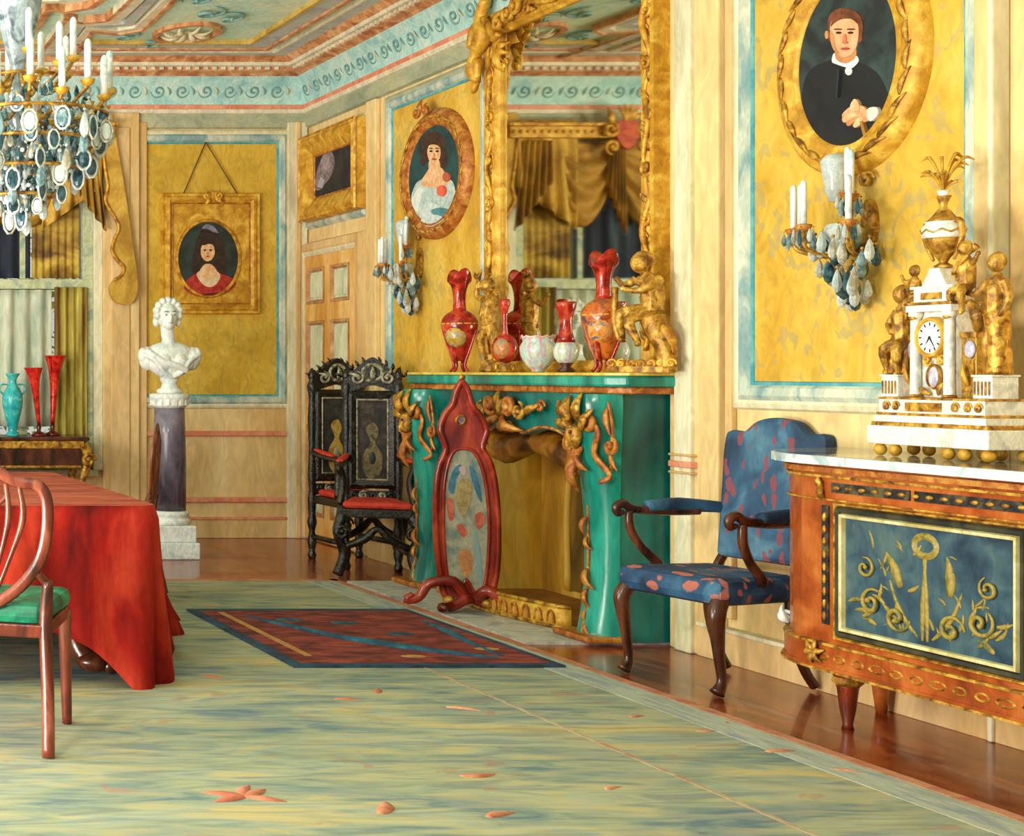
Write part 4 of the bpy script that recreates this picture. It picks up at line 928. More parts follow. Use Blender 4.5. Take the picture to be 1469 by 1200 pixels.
# cloth: top + draped skirt
ins = 18; per = []
def addside(p, q, n):
    for i in range(n): per.append(V(p).lerp(V(q), i/n))
x0, x1, y0, y1 = TX0, TX1, TY0, TY1; rc = .05
addside((x0, y0), (x1-rc, y0), 50)
for i in range(6): g = -PI/2+i*PI/12; per.append(V((x1-rc+rc*cos(g), y0+rc+rc*sin(g))))
addside((x1, y0+rc), (x1, y1-rc), 44)
for i in range(6): g = i*PI/12; per.append(V((x1-rc+rc*cos(g), y1-rc+rc*sin(g))))
addside((x1-rc, y1), (x0, y1), 30); addside((x0, y1), (x0, y0), 24)
N = len(per); cen = V(((x0+x1)/2, (y0+y1)/2)); NV = 14
vs = []; fs = []
for i in range(N):
    p = per[i]; tg = (per[(i+1) % N]-per[i-1]).normalized(); nr = V((tg.y, -tg.x))
    crn = math.exp(-((p-V((x1, y0))).length/.22)**2)          # the hanging corner
    cr2 = math.exp(-((p-V((x1, y1))).length/.25)**2)
    if p.y < y0+.06: hem = .27-.245*crn-.10*max(0, (p.x-1.2)/.6)
    else: hem = .20-.175*crn-.10*sin((p.y-y0)/(y1-y0)*PI)
    s = i*.33
    for j in range(NV+1):
        v = j/NV; z = TZ-(TZ-hem)*v-.0; amp = .055*v**1.1
        o = (.015+.04*v)+amp*(.6*sin(s*1.7)+.4*sin(s*3.1+1))-.0*crn*v+(.34*v*sin(max(0, min(1, (p.y-y0)/(y1-y0)))**1.3*PI) if p.x > x1-.1 else 0)
        if j == 0: o = 0
        q = p+nr*o
        vs.append((q.x, q.y, z-(0 if j else 0)))
for i in range(N):
    k = (i+1) % N
    for j in range(NV): fs.append((i*(NV+1)+j, k*(NV+1)+j, k*(NV+1)+j+1, i*(NV+1)+j+1))
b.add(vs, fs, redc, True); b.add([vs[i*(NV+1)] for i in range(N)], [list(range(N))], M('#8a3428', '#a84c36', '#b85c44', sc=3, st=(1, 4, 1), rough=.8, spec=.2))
tag(b.build('tablecloth', solid=.006), 'heavy red cloth draped over the dining table', 'tablecloth')

# ================================================================ SHIELD-BACK DINING CHAIRS
green = M('#063a2a', '#0c6a4c', '#2c9c74', sc=7, rough=.5, sharp=.14)
def shield_chair(label, loc, rz):
    t = thing('dining_chair', label, 'chair', loc, rz, None)
    # local: faces +y, back at y=0
    for s in (-1, 1):
        b = B(); b.tube([(s*.24, -.06, 0.0), (s*.235, -.02, .2), (s*.225, .01, .45), (s*.235, -.01, .6)], [.022, .022, .024, .018], mahogL, seg=8); b.build('leg', t)
        b = B(); b.tube([(s*.27, .44, .0), (s*.265, .44, .2), (s*.26, .43, .43)], [.018, .021, .027], mahogL, seg=8); b.build('leg', t)
    b = B(); b.prism([(-.235, -.01), (.235, -.01), (.28, .46), (-.28, .46)], XY, .40, .445, mahogL); b.build('seat_rail', t, bevel=.006)
    b = B(); b.prism([(-.225, .0), (.225, .0), (.285, .47), (-.285, .47)], XY, .44, .515, green); b.build('seat', t, bevel=.03)
    sh_ = [(0, .50), (-.12, .56), (-.21, .68), (-.235, .84), (-.21, .93), (-.12, .95), (0, 1.01), (.12, .95), (.21, .93), (.235, .84), (.21, .68), (.12, .56)]
    yy = lambda z: -.01-.06*(z-.5)
    b = B(); b.tube([(x, yy(z), z) for x, z in sh_], .021, mahogL, closed=True, seg=8, flat=(0, 1, 0))
    b.tube([(-.235, 0, .58), (-.2, -.01, .62), (-.15, -.01, .6)], .014, mahogL, seg=6); b.tube([(.235, 0, .58), (.2, -.01, .62), (.15, -.01, .6)], .014, mahogL, seg=6); b.build('backrest', t)
    b = B()
    for k in (-3, -2, -1, 0, 1, 2, 3): b.tube([(k*.014, yy(.52), .52), (k*.035, yy(.7), .68), (k*.05, yy(.8), .82), (k*.046, yy(.93), .955-abs(k)*.008)], [.008, .008, .012, .008], mahogL, seg=6)
    b.ell((0, yy(.8), .80), (.05, .012, .07), mahogL); b.ell((0, yy(.56), .56), (.05, .014, .04), mahogL)
    for k in (-1, 1): b.tube([(0, yy(.9), .9), (k*.05, yy(.87), .86), (k*.1, yy(.9), .9)], .008, mahogL, seg=6)
    b.build('splat', t); return t
mahogL = M('#34120a', '#6e2c1a', '#a05a40', sc=9, st=(1, 1, .3), rough=.3, sharp=.14)
shield_chair('mahogany shield-back chair with green seat in front of the red table', (.875, 4.93, .016), -.30)
shield_chair('mahogany shield-back chair seen edge-on behind the red table', (2.44, 8.15, .016), PI/2-.38)

# ================================================================ EBONY CHAIRS
cane = M('#8a6a24', '#c4a24a', '#4a4a44', sc=12, sharp=.14, rough=.6)
fig = M('#3a3428', '#7a6a40', '#15120e', sc=14, sharp=.13)
def ebony_chair(label, loc, rz, arms, w, panelm, seatw):
    t = thing('carved_chair', label, 'chair', loc, rz, None)
    # local: faces -y, back at y=0
    for s in (-1, 1):
        b = B(); b.lathe([(.022, 0), (.03, .03), (.02, .06), (.032, .12), (.02, .2), (.034, .26), (.024, .32), (.03, .42), (.022, .5), (.03, .6), (.022, .8), (.03, 1.0), (.022, 1.15), (.035, 1.24), (.02, 1.28), (.03, 1.32), (.004, 1.37)], (s*w/2, 0, 0), ebony, seg=12, n=2); b.build('back_post', t)
        b = B(); x = s*seatw/2; b.tube([(x, -.42, .46), (x, -.44, .4), (x+s*.03, -.47, .3), (x-s*.01, -.44, .16), (x+s*.03, -.48, .03)], [.03, .04, .028, .03, .034], ebony, seg=8)
        spiral(b, Pl((x, -.46, .3), (1, 0, 0), (0, 0, 1), (0, -1, 0)), 0, 0, .05, ebony, r=.014); b.build('leg', t)
    P = Pl((0, 0, 0), (1, 0, 0), (0, 0, 1), (0, -1, 0))
    b = B(); crest = [(-w/2-.02, 1.20), (-w/2-.0, 1.30), (-w*.3, 1.37), (-w*.12, 1.42), (0, 1.44), (w*.12, 1.42), (w*.3, 1.37), (w/2, 1.30), (w/2+.02, 1.20), (w*.2, 1.235), (0, 1.25), (-w*.2, 1.235)]
    b.prism(crest, P, -.025, .025, ebony, n=3)
    lt = M('#5a5648', '#b4ae90', sc=30, rough=.35)
    b.sweep(oval(0, 1.335, .06, .055, 20), [(-.012, .03), (0, .042), (.012, .03)], P, lt)
    leaf(b, P, 0, 1.29, .09, lt, rot=PI/2, w=.4, off=.03, curl=0)
    for s in (-1, 1):
        spiral(b, P, s*w*.3, 1.30, .045, lt, rot=PI/2, flip=s, off=.035, r=.009); leaf(b, P, s*.07, 1.30, .08, lt, rot=PI/2-s*.9, w=.3, off=.03)
        for k in range(5): leaf(b, P, s*(.05+k*.035), 1.395-k*.022, .05, ebony, rot=PI/2-s*.2*k, w=.4, off=.0)
    b.build('crest_rail', t)
    b = B(); z0 = .60; b.sweep(rect(-w/2+.05, w/2-.05, z0, 1.17), [(-.02, .0), (-.01, .022), (.02, .03), (.045, .015), (.045, -.02), (-.02, -.015)], P, ebony)
    b.sweep(rect(-w/2+.06, w/2-.06, z0+.01, 1.16), [(-.012, .024), (-.005, .03), (.0, .026)], P, lt)
    b.box((-w/2-.01, z0-.14, -.015), (w/2+.01, z0-.06, .02), ebony, P)
    for k in range(5): spiral(b, P, -w/2+.05+k*(w-.1)/4, z0-.09, .03, lt if k % 2 else ebony, rot=k, off=.02, r=.009)
    b.build('back_frame', t)
    b = B(); b.box((-w/2+.06, z0, -.005), (w/2-.06, 1.16, .006), panelm[0], P)
    b.prism([(-.02, z0+.02), (-.06, z0+.1), (-.05, z0+.2), (-.01, z0+.27), (-.04, z0+.36), (.01, z0+.4), (.04, z0+.34), (.02, z0+.26), (.06, z0+.18), (.05, z0+.06)], P, .006, .012, panelm[1], n=3)
    b.ell(P(.0, z0+.16, .008), (.025, .008, .05), panelm[2]); b.build('back_panel', t)
    b = B(); b.prism([(-w/2, .0), (w/2, .0), (seatw/2+.02, -.47), (-seatw/2-.02, -.47)], XY, .40, .455, ebony); b.build('seat_rail', t, bevel=.008)
    b = B(); b.prism([(-w/2+.03, -.02), (w/2-.03, -.02), (seatw/2, -.45), (-seatw/2, -.45)], XY, .455, .50, redseat); b.build('seat_cushion', t, bevel=.02)
    b = B(); b.tube([(-seatw/2, -.44, .2), (-.08, -.45, .26), (0, -.46, .33), (.08, -.45, .26), (seatw/2, -.44, .2)], [.02, .028, .02, .028, .02], ebony); b.tube([(-seatw/2, -.44, .16), (-w/2, 0, .16)], .02, ebony, n=0); b.tube([(seatw/2, -.44, .16), (w/2, 0, .16)], .02, ebony, n=0); b.build('stretcher', t)
    if arms:
        for s in (-1, 1):
            b = B(); x = s*w/2; xe = s*(seatw/2+.01); b.tube([(x, 0, .76), ((x+xe)/2, -.2, .74), (xe, -.38, .73), (xe+s*.01, -.42, .71), (xe, -.41, .68)], [.018, .02, .024, .02, .014], ebony); b.tube([(xe, -.38, .72), (xe-s*.02, -.36, .62), (xe, -.38, .47)], [.02, .026, .02], ebony); ar = b.build('armrest', t)
            b = B(); b.tube([(x, -.05, .785), ((x+xe)/2, -.2, .768), (xe, -.34, .757)], [.018, .03, .022], redseat, flat=(0, 0, 1)); b.build('arm_pad', ar)
    return t
navyb = M('#20242c', '#3a4048', sc=12)
ebony_chair('carved black high-back chair with gold figured back panel nearest the door', (4.335, 10.03, 0), .12, True, .36, (M('#1c2026', '#3c3c34', sc=12), cane, M('#8ea0a0', '#b8b078', sc=10)), .40)
ebony_chair('carved black high-back chair with red seat beside the green mantelpiece', (4.31, 9.40, 0), -.36, True, .32, (M('#120e0c', '#2a211a', '#4a3a2c', sc=14), fig, M('#1a2420')), .42)

# ================================================================ FIRE SCREEN
cher = M('#4e0e08', '#8a2414', '#b8482c', sc=8, st=(1, 1, .5), rough=.2, sharp=.14)
t = thing('fire_screen', 'tall shaped mahogany fire screen with tapestry panel on scrolled feet', 'fire screen', (4.07, 7.74, .016), 0)
P = Pl((0, 0, 0), V((.93, -.36, 0)).normalized(), (0, 0, 1), V((-.36, -.93, 0)).normalized())
k = 7.74/2000; cvs = lambda x, y: ((x-668)*k*.9, (880-y)*k*1.0)
out = [(662, 548), (672, 560), (680, 585), (692, 600), (700, 622), (694, 645), (704, 665), (712, 700), (716, 760), (714, 820), (704, 862), (690, 872), (668, 860), (650, 872), (634, 860), (626, 820), (621, 760), (622, 700), (628, 668), (636, 648), (628, 622), (634, 598), (646, 582), (652, 560)]
o2 = [cvs(*p) for p in out]; oc = [(p.x, p.y) for p in catmull([(a, c, 0) for a, c in o2], 4, True)]
b = B(); b.prism(oc, P, -.012, .012, cher); b.sweep(oc, [(-.03, .012), (-.022, .026), (-.006, .03), (.004, .02), (.004, -.014)], P, cher, smooth=True); sf = b.build('screen_frame', t)
inn = [(663, 648), (680, 655), (693, 690), (699, 750), (697, 810), (690, 850), (680, 852), (668, 834), (656, 850), (644, 840), (638, 800), (636, 750), (638, 695), (648, 656)]
b = B(); tap = M('#6a7a72', '#93917a', '#a8a088', sc=9, rough=.85)
b.prism([cvs(*p) for p in inn], P, .012, .016, tap, n=4)
ins_ = [cvs(*p) for p in inn]; ic = [(p.x, p.y) for p in catmull([(a, c, 0) for a, c in ins_], 4, True)]
b.sweep(ic, [(-.006, .016), (0, .028), (.012, .022), (.014, .012)], P, cher, smooth=True)
def pt(pts, m, h): b.prism([cvs(*p) for p in pts], P, .016, h, m, n=4)
bl = T('#2c5a70', '#3f7488'); rs = T('#b04a34', '#c86a50'); br_ = T('#8a7444', '#a8925c')
pt([(642, 705), (648, 680), (658, 670), (662, 676), (654, 690), (650, 712)], bl, .0175); pt([(672, 672), (680, 678), (686, 698), (690, 722), (684, 716), (676, 694)], bl, .0175)
pt([(655, 700), (662, 690), (672, 692), (676, 710), (668, 740), (660, 742), (652, 720)], br_, .018); pt([(657, 676), (663, 672), (668, 678), (664, 686)], T('#b09090'), .0182)
pt([(640, 720), (648, 722), (650, 745), (643, 750)], rs, .018); pt([(654, 758), (662, 756), (669, 768), (662, 774)], rs, .0183); pt([(680, 742), (690, 738), (694, 750), (684, 762)], rs, .0183)
pt([(656, 800), (666, 790), (676, 802), (674, 826), (664, 830)], T('#c08a4c', '#a86a3c'), .018); pt([(678, 770), (682, 766), (688, 800), (690, 838), (684, 830)], T('#7a9490'), .018)
b.build('tapestry_panel', sf)
b = B(); b.prism(oval(*cvs(660, 606), .02, .022, 16), P, .012, .022, T('#5a4a50', '#8c7480')); b.sweep(oval(*cvs(660, 606), .02, .022, 16), [(-.004, .02), (0, .03), (.008, .014)], P, gilt)
ptop = P(*cvs(662, 545)); b.ell(ptop, .018, gilt); b.build('roundel', t)
for pts in ([(668, 862), (650, 838), (620, 842), (606, 862), (590, 866), (598, 858)], [(672, 862), (664, 862), (650, 884), (640, 894), (634, 886), (640, 880)], [(680, 862), (694, 848), (716, 864), (730, 880), (742, 890), (746, 882)]):
    b = B(); dpt = {0: .06, 1: .0, 2: .05}
    q = []
    for i, p in enumerate(pts):
        a, z = (p[0]-668)*k, (880-p[1])*k; z = max(z+.0, .03) if i > 2 else max(z, .035)
        q.append(P(a, z, .03+ (.10 if pts[0][0] == 672 else .10 if pts[0][0] == 680 else .02)*i/4))
    q = [V((v_.x, v_.y, max(v_.z, .024))) for v_ in q]
    b.tube(q, [.03, .032, .028, .026, .028, .016], cher, seg=8); b.build('foot', t)
b = B(); b.ell(P(-.09, .06, .03), (.03, .03, .025), gilt); b.ell(P(.1, .05, .03), (.03, .03, .025), gilt); b.tube([P(-.07, .05, 0), P(0, .08, 0), P(.07, .05, 0)], .025, cher); b.build('foot_mount', t)

# ================================================================ MANTEL ORNAMENTS
SZ = 1.341
def onm(px, X): return (X, F*X/(px-CX), SZ)
redv = M('#5a0c08', '#a8241a', '#d85a38', sc=16, rough=.15, sharp=.15); multi = M('#7a8aa0', '#c09048', '#c0583c', sc=26, rough=.2, sharp=.15)
def baluster(label, loc, s, cols, splay=1):
    t = thing('ruby_vase', label, 'vase', loc)
    b = B(); pr = [(.03, .06), (.045, .10), (.065, .16), (.085, .22), (.09, .27), (.07, .31), (.035, .335)]
    b.lathe([(r*s, z*s) for r, z in pr], (0, 0, 0), cols[0], seg=20, n=3); b.build('body', t)
    b = B(); b.lathe([(.034*s, .335*s), (.03*s, .38*s), (.033*s, .43*s), (.045*s, .48*s), (.06*s, .52*s), (.055*s, .515*s), (.03*s, .45*s)], (0, 0, 0), redv, seg=20, n=2)
    for v_ in range(len(b.v)):
        q = b.v[v_]
        if q[2] > .47*s: b.v[v_] = (q[0], q[1], q[2]+.035*s*cos(math.atan2(q[1], q[0])*2+PI)*(q[2]-.47*s)/(.05*s))
    b.build('neck', t)
    b = B(); b.tube([(.086*s*cos(g*PI/8), .086*s*sin(g*PI/8), .262*s) for g in range(16)], .006*s, goldB, closed=True, n=1, seg=6)
    b.lathe([(.036*s, 0), (.03*s, .004)], (0, 0, .328*s), goldB)
    for k in range(4):
        g = k*PI/2+.6; b.tube([(.05*s*cos(g), .05*s*sin(g), 0.004), (.03*s*cos(g), .03*s*sin(g), .04*s), (.06*s*cos(g), .06*s*sin(g), .13*s), (.092*s*cos(g), .092*s*sin(g), .23*s)], [.008, .010, .008, .005], redv, seg=6)
    b.build('mounts', t)
    b = B(); b.ell((-.03*s, -.03*s, .2*s), (.055*s, .055*s, .07*s), cols[1]); b.build('cartouche', t)
    return t
baluster('ruby red baluster vase at the far left end of the mantelpiece', onm(659, 4.41), 1.12, (redv, M('#a8802c', '#c8a850', '#7888a0', sc=24, rough=.2)))
baluster('ruby red and orange vase, tallest on the mantelpiece, beside the gilt cherub', onm(866, 4.44), 1.12, (M('#8a2810', '#d07028', '#4a3a48', sc=16, rough=.2, sharp=.14), M('#c87028', '#e8a050', '#5a6a80', sc=22, rough=.2)))
t = thing('flask_vase', 'long-necked red flask vase with pale medallion', 'vase', onm(724, 4.43))
b = B(); b.ell((0, 0, .135), (.06, .088, .088), redv, seg=20, rings=12); b.lathe([(.02, .2), (.014, .26), (.013, .32), (.02, .36), (.03, .40), (.02, .42), (.012, .38)], (0, 0, .0), redv, n=2); b.build('body', t)
b = B(); b.ell((-.03, -.03, .135), (.045, .055, .06), multi, seg=16); b.build('medallion', t)
b = B(); b.lathe([(.05, 0), (.035, .02), (.025, .045), (.03, .06)], (0, 0, 0), gilt)
for s in (-1, 1): b.tube([(0, s*.02, .04), (0, s*.08, .05), (0, s*.09, .01)], .009, gilt, seg=6)
b.build('foot', t)
t = thing('glass_bowl', 'pale pink and aqua striped glass bowl in the middle of the mantelpiece', 'bowl', onm(772, 4.42))
pk = M('#d8909c', '#a8d0cc', '#e8d8a8', sc=14, st=(3, 3, .4), rough=.12, sharp=.12)
b = B(); b.lathe([(.03, 0), (.035, .005), (.03, .012), (.06, .04), (.085, .09), (.09, .14), (.075, .17), (.08, .195), (.075, .195), (.07, .165), (.08, .12), (.05, .05)], (0, 0, 0), pk, n=2, seg=24); b.build('bowl', t)
b = B(); b.tube([(.08*cos(g*PI/12), .08*sin(g*PI/12), .195+.008*cos(g*PI*.9)) for g in range(24)], .006, M('#e0a0a0', '#f0c8b8', sc=20), closed=True, n=1, seg=6); b.build('rim', t)
t = thing('glass_vase', 'dark ruby narrow vase with clear banded belly near the bowl', 'vase', onm(812, 4.46))
b = B(); b.lathe([(.035, .05), (.055, .08), (.06, .12), (.045, .16)], (0, 0, 0), pk, n=3); b.lathe([(.045, .16), (.03, .22), (.03, .28), (.045, .34), (.05, .37), (.04, .37), (.02, .28)], (0, 0, 0), redv, n=2); b.build('body', t)
b = B(); b.lathe([(.04, 0), (.045, .01), (.02, .03), (.038, .055)], (0, 0, 0), walnut); b.build('foot', t)

def figure(b, P, J, m, s=1, headr=.03):
    # J: joints in plane coords (a, z, c)
    g = lambda k: P(*[v_*s for v_ in J[k]])
    T_ = lambda ks, r: b.tube([g(k) for k in ks], [x*s for x in r], m, seg=8, n=4)
    T_(('hip', 'belly', 'chest', 'neck'), (.042, .044, .045, .016)); T_(('shl', 'elbl', 'handl'), (.02, .015, .009)); T_(('shr', 'elbr', 'handr'), (.02, .015, .009))
    T_(('shl', 'chest', 'shr'), (.02, .03, .02)); T_(('hip', 'kneel', 'footl'), (.034, .024, .011)); T_(('hip', 'kneer', 'footr'), (.034, .024, .011))
    for f in ('footl', 'footr'): b.ell(g(f)+P.n*.012*s, .013*s, m)
    for f in ('handl', 'handr'): b.ell(g(f), .012*s, m)
    b.ell(g('head'), (headr*s, headr*s, headr*1.12*s), m, seg=16, rings=10); h = g('head')
    b.ell(h+P.n*headr*s*.95+P.v*-.1*headr*s, headr*.2*s, m)
    for k in range(9): a_ = k*PI/8; b.ell(h+P.u*cos(a_)*headr*s*.8+P.v*sin(a_)*headr*s*.85-P.n*.2*headr*s, headr*.38*s, m)
LP = Pl((0, 0, 0), (0, -1, 0), (0, 0, 1), (-1, 0, 0))
LQ = Pl((0, 0, 0), V((.5, -.85, 0)).normalized(), (0, 0, 1), V((-.85, -.5, 0)).normalized())
# gilt cherub on rockwork at the right end
t = thing('gilt_cherub', 'gilt seated cherub group at the right end of the mantelpiece', 'figurine', onm(926, 4.43))
b = B(); figure(b, LQ, dict(hip=(.03, .26, .0), belly=(.03, .31, .0), chest=(.02, .37, .0), neck=(.0, .42, .0), head=(-.01, .465, .01), shl=(-.03, .395, .01), elbl=(-.07, .37, .03), handl=(-.10, .40, .03), shr=(.06, .395, 0), elbr=(.01, .345, .06), handr=(-.06, .355, .06), kneel=(-.07, .25, .05), footl=(-.07, .14, .04), kneer=(-.03, .22, .07), footr=(.01, .12, .07)), gilt, 1.15, .042); b.build('cherub', t, remesh=.0035)
b = B()
b.tube([LQ(.1, .02), LQ(.09, .12), LQ(.05, .2), LQ(.03, .27)], [.04, .045, .05, .055], gilt, seg=10)
b.tube([LQ(-.13, .42, .02), LQ(-.13, .25, .02), LQ(-.11, .16, .02)], [.014, .016, .012], gilt, seg=8); b.tube([LQ(.02, .2), LQ(.09, .2), LQ(.11, .1), LQ(.09, .03)], [.03, .035, .03, .03], gold)
b.build('rockwork', t)
b = B(); b.prism(oval(-.02, .0, .16, .055, 24), Pl((0, 0, 0), LQ.u, LQ.n, (0, 0, 1)), 0, .03, gilt)
for k_ in range(7): spiral(b, LQ, -.14+k_*.045, .045, .022, gold, rot=k_, off=.03, r=.008)
b.build('base', t, bevel=.004)
# gilt putto candlestick left
t = thing('gilt_figure', 'gilt standing cherub candlestick behind the long-necked red flask', 'figurine', onm(702, 4.48))
b = B(); figure(b, LP, dict(hip=(.0, .26, .0), belly=(.0, .31, .01), chest=(.01, .37, .0), neck=(.01, .42, .0), head=(.0, .465, .01), shl=(-.04, .395, .01), elbl=(-.09, .42, .02), handl=(-.07, .5, .02), shr=(.05, .395, 0), elbr=(.1, .36, .02), handr=(.13, .41, .03), kneel=(-.04, .18, .03), footl=(-.03, .07, .0), kneer=(.04, .18, .0), footr=(.05, .07, -.02)), gilt, 1.1, .038); b.build('cherub', t, remesh=.0035)
b = B(); b.lathe([(.055, 0), (.06, .015), (.045, .03), (.05, .06), (.04, .075)], (0, 0, 0), gilt); b.build('base', t)
b = B(); b.tube([LP(-.07, .5, .02), LP(-.075, .56, .02), LP(-.05, .6, .02)], [.012, .01, .006], gilt); leaf(b, LP, -.07, .55, .07, gilt, rot=2, w=.4, off=.02); leaf(b, LP, -.07, .55, .07, gilt, rot=.8, w=.4, off=.02); b.build('torch', t)

# ================================================================ BLUE ARMCHAIR
bluef = M('#0e2440', '#1c4468', '#3c6e8c', sc=5, rough=.7, sharp=.14); redf = M('#7a3438', '#a85848', '#c88058', sc=14, rough=.75)
bp2 = patmat(M('#16304c', '#2c5474', '#547e94', sc=5, rough=.7, sharp=.14), '#843c44', 13, (1, 1.5, .6), .27)
seatm = patmat(bluef, '#b0604c', 13, (1.5, .6, 1), .27)
t = thing('armchair', 'blue upholstered open armchair with red leaf pattern beside the commode', 'armchair', (4.05, 5.98, 0), .19); t.scale = (1, .9, 1)
# local: x toward the wall (back), y along wall; faces -x
b = B(); b.prism([(-.06, -.30), (-.06, .30), (.40, .25), (.40, -.25)], XY, .375, .49, seatm); b.build('seat', t, bevel=.045)
BP = Pl((.39, 0, 0), (0, -1, 0), V((.12, 0, .99)), (-1, 0, .12))
bk = [(-.25, .52), (-.26, .8), (-.27, 1.02), (-.25, 1.09), (-.17, 1.09), (-.10, 1.14), (0, 1.155), (.10, 1.14), (.17, 1.09), (.25, 1.09), (.27, 1.02), (.26, .8), (.25, .52)]
b = B(); b.prism([(p.x, p.y) for p in catmull([(x, y, 0) for x, y in bk], 4)], BP, -.045, .03, bp2); b.build('backrest', t, bevel=.022)
for s in (-1, 1):
    b = B(); b.tube([BP(s*.25, .74, .0), V((.28, -s*.30, .745)), V((.12, -s*.31, .74))], [.024, .032, .026], bluef, seg=10); b.build('arm_pad', t)
    b = B(); b.tube([V((.36, -s*.27, .715)), V((.2, -s*.305, .715)), V((.05, -s*.315, .73)), V((.0, -s*.315, .755)), V((-.035, -s*.315, .74)), V((-.03, -s*.315, .71)), V((.0, -s*.315, .715))], [.016, .018, .02, .02, .02, .016, .01], walnut, seg=8)
    b.tube([V((.03, -s*.315, .72)), V((.035, -s*.312, .64)), V((.08, -s*.30, .56)), V((.15, -s*.285, .49)), V((.16, -s*.28, .46))], [.018, .019, .019, .024, .02], walnut, seg=8); b.build('armrest', t)
    b = B(); b.tube([(-.02, s*.255, .40), (-.05, s*.265, .34), (-.035, s*.26, .2), (-.02, s*.26, .07), (-.045, s*.262, .02)], [.036, .036, .024, .018, .03], walnut, seg=10); b.build('leg', t)
    b = B(); b.tube([(.36, s*.22, .42), (.37, s*.22, .25), (.42, s*.225, .1), (.47, s*.23, .02)], [.026, .022, .02, .02], walnut, seg=8); b.build('leg', t)
b = B(); b.tube([BP(-.22, .6, -.05), BP(-.22, 1.03, -.05), BP(0, 1.09, -.05), BP(.22, 1.03, -.05), BP(.22, .6, -.05)], .014, walnut, n=3); b.tube([(.36, .22, .4), BP(-.24, .62, -.05)], .02, walnut, n=0); b.tube([(.36, -.22, .4), BP(.24, .62, -.05)], .02, walnut, n=0); b.build('back_frame', t)

# ================================================================ COMMODE
rw_ = M('#74300e', '#a04a1c', '#bc6a30', sc=5, st=(1, 1, 1), rough=.25, sharp=.14); dk = M('#101418', '#2a2c30', '#5a5438', sc=20, rough=.3, sharp=.12)
t = thing('commode', 'marble-topped orange wood commode with gilt mounts and blue painted panel', 'commode', (0, 0, 0))
def outline(o, y0=5.75, y1=3.55, X=4.14, e=.42):
    pts = [(XR-.006, y0+o)]
    for i in range(9):
        g = PI/2*i/8; pts.append((XR-.03-(XR-.03-X+o)*sin(g), y0-e+(e+o)*cos(g)))
    for i in range(9):
        g = PI/2*i/8; pts.append((XR-.03-(XR-.03-X+o)*cos(g), y1+e-(e+o)*sin(g)))
    pts.append((XR-.006, y1-o)); return pts
TOPZ = 1.03
b = B(); b.prism(outline(.06), XY, TOPZ-.034, TOPZ-.001, M('#b8ccd0', '#dfe8e6', '#98b0b8', sc=6, rough=.15, st=(1, 1, 1)))
b.prism(outline(.05), XY, TOPZ-.0012, TOPZ, M('#4a4c50', '#8c8c88', '#b0aca0', sc=4, rough=.06, sharp=.12)); b.build('marble_top', t, bevel=.006)
b = B(); b.prism(outline(0), XY, .22, .996, rw_); b.build('body', t)
b = B()
def hb_(o, z0, z1, m): b.prism(outline(o), XY, z0, z1, m)
hb_(.02, .965, .985, copper); hb_(.012, .945, .955, gilt); hb_(.022, .312, .322, gilt); hb_(.018, .235, .312, rw_); hb_(.024, .222, .235, rw_); hb_(.03, .215, .224, gilt); hb_(.01, .86, .866, gilt)
b.build('mouldings', t)
CF = Pl((4.14, 0, 0), (0, -1, 0), (0, 0, 1), (-1, 0, 0))
b = B(); pa0, pa1, pz0, pz1 = -5.18, -4.43, .395, .80
blu = damask('#24405a', '#3a5468', '#5a6e74', '#7a7038', sc=3, thr=.44)
def dpanel(pa0, pa1, name='painted_panel'):
    b = B(); b.box((pa0, pz0, 0), (pa1, pz1, .006), M('#1e3446', '#34505e', '#4e6668', sc=7, rough=.35, sharp=.14), CF)
    ol = M('#7a6a28', '#a08838', '#5a5a30', sc=20, rough=.5); c0 = (pa0+pa1)/2; Q = Pl(CF(c0, .38, .006), CF.u, CF.v, CF.n)
    b.sweep(oval(0, .36, .045, .035, 20), [(-.012, .0), (0, .008), (.012, 0)], Q, ol)
    rq = random.Random(8)
    for s in (-1, 1):
        leaf(b, Q, s*.01, .03, .29, ol, rot=PI/2, w=.07, off=0, curl=s*.05, dome=0); leaf(b, Q, s*.10, .2, .13, ol, rot=PI/2-s*.2, w=.3, off=0, dome=0); leaf(b, Q, s*.03, .04, .2, ol, rot=PI/2-s*.95, w=.1, off=0, curl=s*.4, dome=0)
        for r2 in range(14): leaf(b, Q, s*rq.uniform(.03, .30), rq.uniform(.03, .34), rq.uniform(.03, .07), ol, rot=rq.uniform(0, 3.1), w=rq.uniform(.15, .35), off=0, dome=0)
        spiral(b, Q, s*.11, .09, .05, ol, rot=0, flip=s, off=.002, r=.008); spiral(b, Q, s*.22, .13, .05, ol, rot=1, flip=-s, off=.002, r=.008); spiral(b, Q, s*.25, .25, .04, ol, rot=2, flip=s, off=.002, r=.006)
        for k_ in range(6): leaf(b, Q, s*(.1+.035*k_), .05+.04*(k_ % 3), .06, ol, rot=PI/2-s*(.3+.25*k_), w=.3, off=0, dome=0)
    b.build(name, t)
    b = B(); R_ = rect(pa0, pa1, pz0, pz1); b.sweep(R_, [(0, .006), (.003, .02), (.014, .022), (.018, .006)], CF, M('#b8a868', '#d8d0a0', sc=9, rough=.3)); b.sweep(R_, [(.018, .006), (.022, .016), (.035, .018), (.042, .004)], CF, M('#1a1a14', '#3e3a20', sc=9)); b.sweep(R_, [(.042, .004), (.046, .012), (.052, .012), (.056, 0)], CF, gilt); b.build('panel_frame', t)
dpanel(-5.18, -4.49)
b = B()
